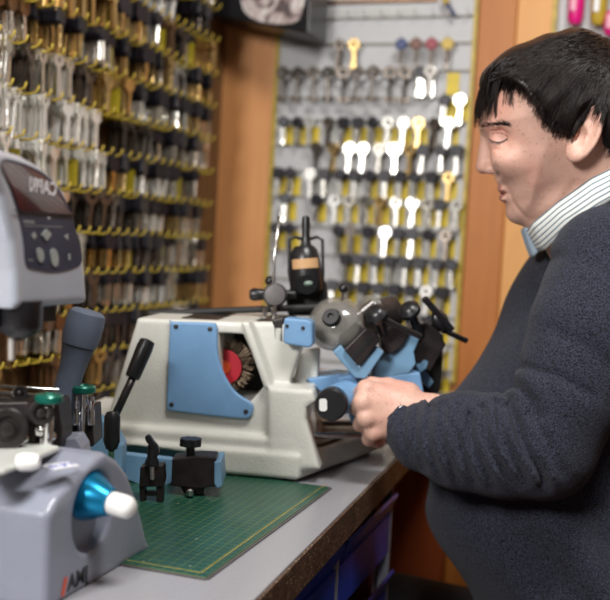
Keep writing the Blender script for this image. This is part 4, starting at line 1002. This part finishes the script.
# ears
for sg in (-1, 1):
    ec = (hX(581.5, 133), hY(133, 581.5), sg*.074)
    ca, sa = math.cos(.35), math.sin(.35)
    ex = (X-ec[0])*ca - (Y-ec[1])*sa*1.0; ey = (X-ec[0])*sa+(Y-ec[1])*ca
    ex, ey = (X-ec[0])*ca-(Y-ec[1])*sa, (X-ec[0])*sa+(Y-ec[1])*ca
    ez = (Z-ec[2])*sg - ex*.45 - .002
    r_ = np.sqrt((ex/.0155)**2+((ey)/(.0300))**2)
    blade_ = smax((r_-1)*.0155, np.abs(ez)-.0028, .003)
    rim = np.sqrt(((r_-.86)*.0155)**2+(ez-.0032)**2)-.0032
    rim = smax(rim, -(ex+.007), .004)
    tr = sph(ex, ey, ez, (-.010, -.004, .0005), .0052, (.7, 1.1, .8)); anti = sph(ex, ey, ez, (.003, .004, .002), .0085, (.45, 1.5, .35))
    conch = sph(ex, ey, ez, (-.0035, -.004, .0045), .0078, (.85, 1.3, 1.0))
    lobe = sph(ex, ey, ez, (-.003, -.024, .002), .0072, (1, 1.1, .6))
    e_ = smin(smin(smin(blade_, rim, .002), anti, .002), lobe, .004); e_ = smin(e_, tr, .002)
    root = cap(X, Y, Z, (ec[0]-.006, ec[1]-.003, sg*.060), (ec[0]-.002, ec[1]-.003, sg*.074), .012, .008)
    e_ = smin(e_, root, .004)
    scap = cap(ex, ey, ez, (.006, -.006, .0042), (.004, .016, .0042), .0020, .0024)
    e_ = smax(smax(e_, -conch, .0015), -scap, .0012)
    e_ = smin(e_, tr, .001)
    d = smin(d, e_, .003)
V, Q = surfnet(d, lo, hh); V = relax(V, Q, 1, .35)
headF = d.copy(); headlo = lo
def zs_from(Fv, lo, h, x, y, far=False):
    i = int(round((x-lo[0])/h)); j = int(round((y-lo[1])/h))
    if not (0 <= i < Fv.shape[0] and 0 <= j < Fv.shape[1]): return None
    c = Fv[i, j] < 0
    if not c.any(): return None
    k = int(np.argmax(c)); f0, f1 = Fv[i, j, max(k-1, 0)], Fv[i, j, k]
    t = f0/(f0-f1) if k > 0 and f0 != f1 else 0
    return lo[2]+(k-1+t)*h
body_parts = [(V, Q, HO, HHB)]
# ---- near hand: back of the fist towards the camera, fingers curling away round the lever
GO = P(392, 410, 1.15)
def G3(x, y, dd): v = P(x, y, dd)-GO; return (v.dot(R), v.dot(U), v.dot(F))
gh = .0014; glo = (-.048, -.050, -.042); ghi = (.062, .046, .065)
X, Y, Z = grid(glo, ghi, gh)
kn_ = dict(i=(366, 389, 1.142), m=(362.5, 402, 1.134), r=(366, 417.5, 1.134), l=(373.5, 431.5, 1.141))
d = cap(X, Y, Z, G3(432, 414, 1.152), G3(402, 413, 1.150), .024, .025)
for k, wr in (('i', (404, 401)), ('m', (404, 408)), ('r', (404, 416)), ('l', (403, 424))):
    d = smin(d, cap(X, Y, Z, G3(wr[0], wr[1], 1.150), G3(*kn_[k]), .0150, .0104), .010)
d = smin(d, sph(X, Y, Z, G3(388, 412, 1.158), .024, (1.0, 1.15, .62)), .010)
fing = {}
for k, ch in (('i', [(359.5, 394, 1.170), (367, 402, 1.190), (379, 404, 1.188)]), ('m', [(357, 408, 1.166), (366, 415, 1.190), (380, 416, 1.188)]), ('r', [(360.5, 424, 1.166), (370, 429, 1.188), (382, 428, 1.186)]), ('l', [(369, 439, 1.168), (377, 441, 1.186), (388, 438, 1.184)])):
    pts = [kn_[k]]+ch; rad = [.0104, .0090, .0082, .0072] if k != 'l' else [.0094, .0082, .0074, .0066]
    fd = None
    for a, b, r0, r1 in zip(pts, pts[1:], rad, rad[1:]):
        c_ = cap(X, Y, Z, G3(*a), G3(*b), r0, r1); fd = c_ if fd is None else smin(fd, c_, .002)
    d = smin(d, fd, .003)
for a in kn_.values(): d = smin(d, sph(X, Y, Z, G3(a[0]+1, a[1], a[2]-.001), .0092), .004)
th = [(407, 396, 1.160), (388, 388.5, 1.160), (372, 386, 1.172), (361, 391, 1.192)]; tr_ = [.017, .0125, .0105, .0085]
td = None
for a, b, r0, r1 in zip(th, th[1:], tr_, tr_[1:]):
    c_ = cap(X, Y, Z, G3(*a), G3(*b), r0, r1); td = c_ if td is None else smin(td, c_, .003)
d = smin(d, td, .006)
V, Q = surfnet(d, glo, gh); V = relax(V, Q, 1, .35); body_parts.append((V, Q, GO, HB))
# ---- far hand resting on the machine's far end
GO2 = P(436, 428, 1.39)
X, Y, Z = grid((-.06, -.045, -.05), (.07, .045, .05), .002)
d = cap(X, Y, Z, (.065, 0, 0), (.03, 0, 0), .024, .026)
for j in range(4):
    a = (-.018, .018-.013*j, -.008+.004*abs(j-1.5)); 
    d = smin(d, cap(X, Y, Z, (.028, .012-.008*j, 0), a, .015, .011), .008)
    d = smin(d, cap(X, Y, Z, a, (-.036, a[1]-.004, .010), .0098, .0085), .002); d = smin(d, cap(X, Y, Z, (-.036, a[1]-.004, .010), (-.028, a[1]-.006, .030), .0085, .0072), .002)
d = smin(d, cap(X, Y, Z, (.02, .02, .01), (-.014, .028, .022), .013, .0092), .006)
V, Q = surfnet(d, (-.06, -.045, -.05), .002); V = relax(V, Q, 1, .3); body_parts.append((V, Q, GO2, HB))
# ---- torso and sleeves (sweater surface, and the body inside it)
TO = P(560, 400, 1.24)
def T3(x, y, dd): v = P(x, y, dd)-TO; return (v.dot(R), v.dot(U), v.dot(F))
TD = 1.25
tp = [(531, 262), (538, 252), (545, 244), (554, 232), (563, 221), (575, 212), (587, 204), (612, 189), (640, 176), (672, 182), (712, 215), (742, 280), (762, 360), (775, 450), (780, 560), (772, 660), (730, 712), (560, 712), (505, 690), (486, 645), (470, 602), (455, 569), (443, 546), (432, 520), (429, 500), (431, 470), (438, 438), (449, 410), (462, 387), (480, 356), (494, 330), (505, 308), (516, 289), (525, 273)]
def torso(X, Y, Z, shrink=0.):
    pts = [T3(x, y, TD) for x, y in catmull(tp, 3)]; zc = pts[0][2]
    D = -poly2(X[..., 0], Y[..., 0], [(p[0], p[1]) for p in pts])[..., None]-shrink
    yn = T3(0, 230, TD)[1]; ys_ = T3(0, 300, TD)[1]; yb_ = T3(0, 480, TD)[1]
    W = np.interp(Y, [T3(0, 700, TD)[1], yb_, ys_, yn, T3(0, 190, TD)[1]], [.185, .165, .155, .105, .075])-shrink
    u = 1-np.minimum(D/.11, 1)
    return (np.sqrt(np.maximum(u, 0)**2+((Z-zc)/W)**2)-1)*.105
def arms(X, Y, Z, off=0., k=.02, far=True):
    d = None
    ch = [((404, 426, 1.142), .0275), ((424, 436, 1.128), .040), ((462, 441, 1.100), .0545), ((505, 446, 1.078), .0565), ((543, 447, 1.064), .0555), ((566, 395, 1.062), .0575), ((590, 330, 1.070), .0640), ((612, 268, 1.10), .068), ((625, 240, 1.15), .065)]
    for (a, r0), (b, r1) in zip(ch, ch[1:]):
        c_ = cap(X, Y, Z, T3(*a), T3(*b), r0-off, r1-off); d = c_ if d is None else smin(d, c_, .006)
    if far:
        ch = [((458, 432, 1.385), .029), ((540, 450, 1.42), .045), ((610, 330, 1.42), .055), ((630, 250, 1.36), .06)]
        for (a, r0), (b, r1) in zip(ch, ch[1:]): d = np.minimum(d, cap(X, Y, Z, T3(*a), T3(*b), r0-off, r1-off))
    return d
th_ = .0036
lo = (T3(385, 0, 1.14)[0], T3(0, 720, TD)[1], -.26); hi_ = (T3(790, 0, TD)[0], T3(0, 165, TD)[1]+.01, .24)
X, Y, Z = grid(lo, hi_, th_)
dt = torso(X, Y, Z)
# broad folds on the torso
cx, cy = X, Y
fold = .0055*np.sin((Y*.8+X*.75)*55+2*np.sin(X*18))*np.clip((T3(0, 470, TD)[1]-Y)/.05, 0, 1)
fold = fold + .0045*np.sin((X*.9-Y*.55)*60+1.5*np.sin(Y*22))*np.clip((Y-T3(0, 470, TD)[1])/.05, 0, 1)
dt = dt+fold
da = arms(X, Y, Z)
# gathered sleeve: ripples along the forearm, arcs leaning back
a0 = T3(404, 426, 1.13); a1 = T3(545, 447, 1.06)
L = math.hypot(a1[0]-a0[0], a1[1]-a0[1]); ux, uy = (a1[0]-a0[0])/L, (a1[1]-a0[1])/L
s = (X-a0[0])*ux+(Y-a0[1])*uy; tt = (X-a0[0])*-uy+(Y-a0[1])*ux
ph = s+.42*tt+5.0*(tt-.005)**2
amp = np.interp(ph, [0, .012, .05, .10, .135, .16], [.0012, .0046, .0070, .0080, .0055, 0])
wv = ph/.021+.55*np.sin(ph*95+tt*30)+.5*np.sin(tt*48+Z*30)
ripple = amp*(.75+.35*np.sin(ph*130+tt*60+1.))*(np.minimum(np.sin(2*PI*wv)+.35, .75))
under = np.clip((Y-T3(0, 492, 1.07)[1])/.03, 0, 1)
da = da+.18*ripple*under*np.clip((T3(0, 380, 1.07)[1]-Y)/.02+.3, 0, 1)
def lg(pts, dep, w, dd=1.06, rng_=None):
    g = 1e9
    for a, b in zip(pts, pts[1:]):
        A_, B_ = T3(*a, dd), T3(*b, dd); ex, ey = B_[0]-A_[0], B_[1]-A_[1]
        t = np.clip(((X-A_[0])*ex+(Y-A_[1])*ey)/(ex*ex+ey*ey), 0, 1)
        g = np.minimum(g, np.sqrt((X-A_[0]-t*ex)**2+(Y-A_[1]-t*ey)**2))
    return dep*np.exp(-(g/w)**2)
near = (Z < .03)
da = da+(lg([(498, 385), (504, 378), (514, 382), (524, 396), (530, 412)], .0075, .0045)+lg([(500, 372), (520, 366), (545, 372), (575, 390)], .005, .005)+lg([(505, 318), (520, 296), (545, 270), (562, 256)], .0040, .006)+lg([(510, 340), (503, 352), (508, 372)], .005, .005)
    + lg([(508, 400), (520, 430), (536, 462)], .0055, .004)+lg([(590, 265), (610, 290)], .003, .006)+lg([(545, 330), (575, 345), (605, 372)], .0028, .007))*near
FOLDS = [([(417, 405), (408, 420), (406, 440), (412, 458)], .0028, .0035), ([(424, 406), (417, 424), (418, 448), (427, 470)], .004, .004), ([(434, 409), (427, 430), (431, 456), (445, 482)], .006, .0046), ([(445, 407), (439, 427), (443, 451), (458, 484)], .0065, .0046),
 ([(456, 407), (451, 424), (458, 449), (471, 478)], .0060, .0042), ([(467, 413), (467, 439), (478, 463), (493, 487)], .0068, .0046), ([(480, 408), (480, 434), (492, 458), (510, 480)], .0070, .0048),
 ([(495, 402), (493, 427), (504, 452), (516, 473)], .0075, .0046), ([(503, 404), (513, 437), (528, 462), (536, 482)], .0085, .0042), ([(520, 408), (536, 440), (548, 462)], .0035, .006)]
for pts_, dep_, w_ in FOLDS:
    cp = [tuple(v) for v in catmull(pts_, 4, False)]
    da = da+(lg(cp, dep_*1.22, w_*.95, 1.075)-lg([(x+6.5, y) for x, y in cp], dep_*.62, w_*1.15, 1.075))*near*np.clip((T3(0, 488, 1.07)[1]-Y)*-1/.02+.0, 0, 1)
d = smin(dt, da, .010)
# neck opening
d = smax(d, -cap(X, Y, Z, T3(594, 172, HD), T3(604, 186, HD+.01), .064, .044), .006)
# cuff end
V, Q = surfnet(d, lo, th_); V = relax(V, Q, 1, .35)
sw = obj('sweater', tomesh(V, Q, org=TO, basis=HB), M['wool'], man, label='dark blue-grey knitted sweater with gathered sleeve')
cuffn = (P(425, 432, 1.13)-P(400, 425, 1.145)).normalized()
bm = B()
for k, (x, y, dd, r) in enumerate(((401.5, 425.5, 1.1435, .0262), (404.5, 426.8, 1.1415, .0272))):
    pass
lathe(bm, P(403, 426, 1.143), cuffn, [(.0255, -.004), (.0275, -.006), (.0295, -.0035), (.0300, .002), (.0285, .006), (.026, .006)], 40)
obj('cuff', bm, M['wool'], sw, smooth=60)
# inner body
X, Y, Z = grid(lo, hi_, .008)
d = smin(torso(X, Y, Z, .014), arms(X, Y, Z, .022), .02)
d = smin(d, cap(X, Y, Z, T3(604, 240, HD), T3(640, 300, TD), .055, .07), .02)
V, Q = surfnet(d, lo, .008); body_parts.append((V, Q, TO, HB))
allV, allQ, n0 = [], [], 0; mi = []
for V, Q, o_, b_ in body_parts:
    Wd = V @ np.array([list(v) for v in b_]) + np.array(list(o_)); allV.append(Wd); allQ.append(Q+n0); n0 += len(V)
    if o_ is HO:
        c = V[Q].mean(1); px_, py_ = c[:, 0]*S*1.04+540, 130-c[:, 1]*S*1.02
        lipm = (px_ < 509-np.abs(py_-193)*.8) & (np.abs(py_-192.8) < 8.2) & (np.abs(c[:, 2]) < .026-np.abs(py_-193)*.0012)
        mi.extend(lipm.astype(int).tolist())
    else: mi.extend([0]*len(Q))
me = bpy.data.meshes.new('body'); me.from_pydata(np.concatenate(allV).tolist(), [], np.concatenate(allQ).tolist()); me.update(); me.shade_smooth()
body = obj('body', me, [M['skin'], M['lip']], man, label='face, neck and bare hands'); me.polygons.foreach_set('material_index', mi)
# ---- hair: cap plus locks
lo = (hX(466, 185), hY(185, 466), -.108); hi_ = (hX(680, 14), hY(14, 680), .108); hc = .0022
X, Y, Z = grid(lo, hi_, hc)
outer = [(477, 120), (475.5, 100), (479, 84), (486, 67.5), (501, 54), (521, 43), (540, 36.5), (556, 31.5), (572, 28), (592, 31), (613, 41), (640, 58), (661, 88), (668, 120), (664, 152), (645, 172), (600, 185), (560, 200), (520, 215), (500, 200), (490, 160)]
fp = [H2(p[0], p[1]) for p in catmull(outer, 3)]
D = -poly2(X[..., 0], Y[..., 0], fp)[..., None]
W = np.interp(Y, [hY(180), hY(130), hY(90), hY(40)], [.072, .0785, .083, .076])
u = 1-np.minimum(D/.080, 1)
d = (np.sqrt(np.maximum(u, 0)**2+(Z/W)**2)-1)*.07
mask = [(470, 100), (484, 86), (498, 82), (508, 80), (517, 84), (526, 94), (534, 106), (541, 117), (548, 127), (556, 131), (564, 134), (569, 133), (572, 122), (577, 110), (584, 104), (592, 105), (599, 116), (600, 130), (598, 144), (603, 150), (612, 160), (640, 178), (690, 178), (690, 0), (466, 0)]
mk2 = poly2(X[..., 0], Y[..., 0], [H2(a, b) for a, b in mask])[..., None]
d = smax(d, mk2, .004)
d = d+.0009*np.sin(220*(X*.55-Y*.85)+60*Z+3*np.sin(X*45))
V, Q = surfnet(d, lo, hc); V = relax(V, Q, 1, .3)
hair = obj('hair', tomesh(V, Q, org=HO, basis=HHB), M['hair'], man, label='short dark brown hair with a fringe')
hairF = d; hairlo = lo
def zsurf(x, y):
    a = zs_from(hairF, hairlo, hc, *H2(x, y)); b = zs_from(headF, headlo, hh, *H2(x, y))
    v = [q for q in (a, b) if q is not None]
    return min(v) if v else None
r_ = random.Random(8)
def bez(p0, p1, p2, n):
    return [((1-t)**2*p0[0]+2*t*(1-t)*p1[0]+t*t*p2[0], (1-t)**2*p0[1]+2*t*(1-t)*p1[1]+t*t*p2[1]) for t in [i/n for i in range(n+1)]]
bm = B()
tg = [((476, 108), (500, 36)), ((484, 96), (500, 40)), ((497, 90), (505, 42)), ((508, 90), (515, 45)), ((519, 92), (530, 50)), ((530, 104), (545, 55)), ((540, 120), (560, 60)), ((550, 131), (570, 65)), ((562, 136), (585, 70)), ((570, 137), (592, 75)), ((585, 106), (600, 80)), ((600, 125), (610, 85)), ((604, 150), (622, 95)), ((618, 162), (640, 105))]
for k in range(1500):
    i = r_.random()*(len(tg)-1); a = int(i); f = i-a; a1_ = min(a+1, len(tg)-1)
    T = [tg[a][0][j]*(1-f)+tg[a1_][0][j]*f for j in (0, 1)]; Cc = [tg[a][1][j]*(1-f)+tg[a1_][1][j]*f for j in (0, 1)]
    T[0] += r_.gauss(0, 2.2); T[1] += r_.gauss(0, 3)
    st_ = (628+r_.gauss(0, 9), 50+r_.gauss(0, 10)); path = bez(st_, (Cc[0]+r_.gauss(0, 3), Cc[1]+r_.gauss(0, 3)), T, 16)
    t0 = r_.randint(0, 9); path = path[t0:]
    pts = []
    for j, (x, y) in enumerate(path):
        z = zsurf(x, y)
        if z is None: continue
        pts.append(hw(x, y, z-.0012-.0012*r_.random()))
    if len(pts) >= 4:
        for q in range(1, len(pts)-1): pts[q] = (pts[q-1]+pts[q]*2+pts[q+1])/4
        tube(bm, pts, .0008, 3, .0002)
# locks standing along the silhouette and the fringe over the forehead
for k in range(340):
    z0 = r_.uniform(-.052, .05); e = r_.random()
    if r_.random() < .72: ex_, ey_ = 475+16*e**1.3+r_.gauss(0, 1), r_.uniform(108, 129)-e*3
    else: ex_, ey_ = 490+r_.random()*9, r_.uniform(100, 124)
    sx, sy = 506+r_.gauss(0, 5), 70+r_.gauss(0, 4)
    cx_, cy_ = (480+(ex_-475)*.8, 76+r_.gauss(0, 3))
    pts = []
    for j, (x, y) in enumerate(bez((sx, sy), (cx_, cy_), (ex_, ey_), 9)):
        w_ = math.sqrt(max(0, 1-(max(0, 1-(x-475)/75))**2))*.078+.004
        zz = max(-w_, min(w_, z0)); zz = zz if x < 486 else min(zz, -w_*.8) if z0 < 0 else max(zz, w_*.8)
        pts.append(hw(x, y, zz))
    tube(bm, pts, .0011, 3, .0002)
for k in range(26):
    T = (504+r_.random()*12, 98+r_.random()*12); pts = []
    for x, y in bez((520, 62), (508+r_.gauss(0, 3), 76), T, 8):
        z = zsurf(x, y)
        if z is not None: pts.append(hw(x, y, z-.0012))
    if len(pts) > 3: tube(bm, pts, .0006, 3, .0002)
lk = obj('locks', bm, M['hair'], hair, smooth=True); lk['kind'] = 'stuff'
# eyebrow, lashes, eye
bm = B()
for k in range(170):
    t = r_.random(); x = 481+29*t; y = 127-3.5*math.sin(t*PI*.7)+r_.gauss(0, 1.9)*(1-.5*t)
    z = zs_from(headF, headlo, hh, *H2(x, y))
    if z is None: continue
    x2, y2 = x+3.5, y-1.2+3.0*t; z2 = zs_from(headF, headlo, hh, *H2(x2, y2)) or z
    tube(bm, [hw(x, y, z-.0002), hw(x2, y2, min(z2, z+.003)-.0009)], .00034, 3, .0001)
obj('eyebrow', bm, M['hair'], body)
bm = B()
def surf_line(pts, r0, r1, off=0.):
    q = []
    for x, y in catmull(pts, 5, False):
        z = zs_from(headF, headlo, hh, *H2(x, y))
        if z is not None: q.append(hw(x, y, z-off))
    for k in range(1, len(q)-1): q[k] = (q[k-1]+q[k]*2+q[k+1])/4
    tube(bm, q, r0, 5, r1); return q
q = surf_line([(490.5, 138.5), (494, 140.8), (499, 141.8), (504, 141.2), (508.5, 138.8)], .0006, .0009)
surf_line([(493, 134), (498, 132.6), (504, 133.5), (509.5, 136.6)], .0002, .0004)
for p_ in q[3:-2]: tube(bm, [p_, p_-HR*.0022-HU*.0026-HN*.0012], .0003, 3, .0001)
bq = bm; bm = B(); surf_line([(497.5, 193), (502, 193.3), (507, 193), (511, 191.6)], .0005, .0004, -.0002); obj('mouth_line', bm, M['lipline'], body); bm = bq
obj('eyelashes', bm, M['hair'], body)
obj('eyeball', ball(B(), hw(499.7, 141.2, -.0337), .0115), M['iris'], body, smooth=True)
# ---- shirt collar
def collar():
    me = bpy.data.meshes.new('c'); n = 46; mrows = 7; V = []; UVs = []
    tpx = lambda t: np.interp(t, [0, .12, .3, .5, .7, 1], [527, 533, 556, 588, 618, 664]); tpy = lambda t: np.interp(t, [0, .12, .3, .5, .7, 1], [231, 220, 199.5, 176, 162, 152])
    bpx = lambda t: np.interp(t, [0, .12, .3, .5, .7, 1], [538, 545, 566, 594, 625, 680]); bpy_ = lambda t: np.interp(t, [0, .12, .3, .5, .7, 1], [250, 245, 222, 203, 185, 172])
    for sgn in (-1, 1):
        for i in range(n):
            t = i/(n-1)
            for j in range(mrows):
                v = j/(mrows-1); x = tpx(t)*(1-v)+bpx(t)*v; y = tpy(t)*(1-v)+bpy_(t)*v
                wz = (.068+.012*v)*math.sin(PI*min(1, max(0, t*1.0)))**.5+.004*math.sin(v*PI)
                V.append(hw(x, y, sgn*wz)); UVs.append((t, v))
    Fc = []
    for s_ in range(2):
        for i in range(n-1):
            for j in range(mrows-1):
                a = s_*n*mrows+i*mrows+j; q = (a, a+1, a+mrows+1, a+mrows); Fc.append(q if s_ == 0 else q[::-1])
    me.from_pydata([tuple(v) for v in V], [], Fc); uv = me.uv_layers.new(name='UVMap')
    for p in me.polygons:
        for li in p.loop_indices: uv.data[li].uv = UVs[me.loops[li].vertex_index]
    me.shade_smooth(); return me
co = obj('shirt_collar', collar(), M['shirt'], man, label='white shirt collar with fine blue-grey stripes')
so_ = co.modifiers.new('thick', 'SOLIDIFY'); so_.thickness = .0022; so_.offset = 0
bm = B(); prism(bm, [hw(x, y, -.012) for x, y in ((524, 227), (531, 224), (545, 243), (541, 249), (534, 256), (529, 243))], F*.024); obj('placket', bm, M['collarblue'], co, bev=.003)
# ---- watch band
wc = P(396.5, 419, 1.148); wa_ = (P(425, 420, 1.15)-P(395, 413, 1.148)).normalized()
obj('watch_band', lathe(B(), wc-wa_*.004, wa_, [(.0262, 0), (.0280, .0005), (.0280, .0045), (.0262, .005)], 44), M['bracelet'], man, smooth=35)
# ---- trousers, shoes
dirn = Vector((-.93, .36, 0)); side_ = Vector((FH.x, FH.y, 0))
X, Y, Z = grid((-.62, -.35, .06), (.30, .55, .72), .011)
hp3 = lambda v: (v.x-hipc.x, v.y-hipc.y, v.z)
d = sph(X, Y, Z, (0.02, 0.02, .53), .15, (1, 1.15, .62))
for sg in (-1, 1):
    h0 = Vector((hipc.x, hipc.y, .505))+side_*(.08*sg); kne = h0+dirn*.40+Vector((0, 0, -.01)); an = Vector((kne.x+.02, kne.y, .09))
    d = smin(d, cap(X, Y, Z, hp3(h0), hp3(kne), .078, .060), .04); d = smin(d, cap(X, Y, Z, hp3(kne), hp3(an), .058, .045), .01)
V, Q = surfnet(d, (-.62, -.35, .06), .011); V = relax(V, Q, 2, .4)
obj('trousers', tomesh(V, Q, org=(hipc.x, hipc.y, 0)), M['trouser'], man)
for sg in (-1, 1):
    h0 = Vector((hipc.x, hipc.y, .505))+side_*(.08*sg); kne = h0+dirn*.40; c_ = Vector((kne.x+.02, kne.y, 0))
    X, Y, Z = grid((-.22, -.12, -.01), (.10, .16, .14), .006)
    a = dirn*.13
    d = smin(cap(X, Y, Z, (.02, 0, .045), (a.x, a.y, .032), .043, .034), cap(X, Y, Z, (0, 0, .05), (0, 0, .11), .042, .046), .02); d = np.maximum(d, -Z+.002)
    V, Q = surfnet(d, (-.22, -.12, -.01), .006); obj('shoe', tomesh(V, Q, org=c_), M['shoe'], man)
# ---- stool under him
SD = -.045
sl = thing('stool', 'round black stool with a steel column under the seated man', 'stool', (hipc.x+.03, hipc.y+.02, 0))
s0 = Vector((hipc.x+.03, hipc.y+.02, 0))
obj('seat', lathe(B(), s0+ZU*(.42+SD), ZU, [(0, 0), (.16, 0), (.175, .012), (.175, .035), (.16, .046), (0, .048)], 40), M['black'], sl, smooth=40)
obj('column', cyl(B(), s0+ZU*.05, s0+ZU*(.42+SD), .025), M['chrome'], sl, smooth=40)
for k in range(5):
    a = 2*PI*k/5+.3; obj('leg', tube(B(), [s0+ZU*.06, s0+Vector((math.cos(a)*.24, math.sin(a)*.24, .022))], .016, 10, .012), M['black'], sl, smooth=40)
# ------------------------------------------------------------------ light
def area(name, loc, to, size, power, col, sy=None):
    l = bpy.data.lights.new(name, 'AREA'); l.energy = power; l.color = col; l.size = size; l.shape = 'RECTANGLE' if sy else 'SQUARE'
    if sy: l.size_y = sy
    o = bpy.data.objects.new(name, l); COL.objects.link(o); o.location = loc
    o.rotation_euler = (Vector(to)-Vector(loc)).to_track_quat('-Z', 'Y').to_euler(); return o
area('ceiling_light', (.15, .45, 2.4), (-.25, 1.3, .8), .55, 25, (1, .98, .95), .3)
area('flash_like_light', (-.65, -.55, 1.72), (-.1, 1.3, 1.0), .32, 27, (1, .98, .96), .38)  # unseen flash-like area light, added behind the camera to the left
w = bpy.data.worlds.new('world'); SC.world = w; w.use_nodes = True
w.node_tree.nodes['Background'].inputs[0].default_value = (1, .86, .72, 1); w.node_tree.nodes['Background'].inputs[1].default_value = .09
vs_ = SC.view_settings; vs_.view_transform = 'Standard'; vs_.look = 'None'; vs_.gamma = 1; vs_.exposure = 0; vs_.use_curve_mapping = False
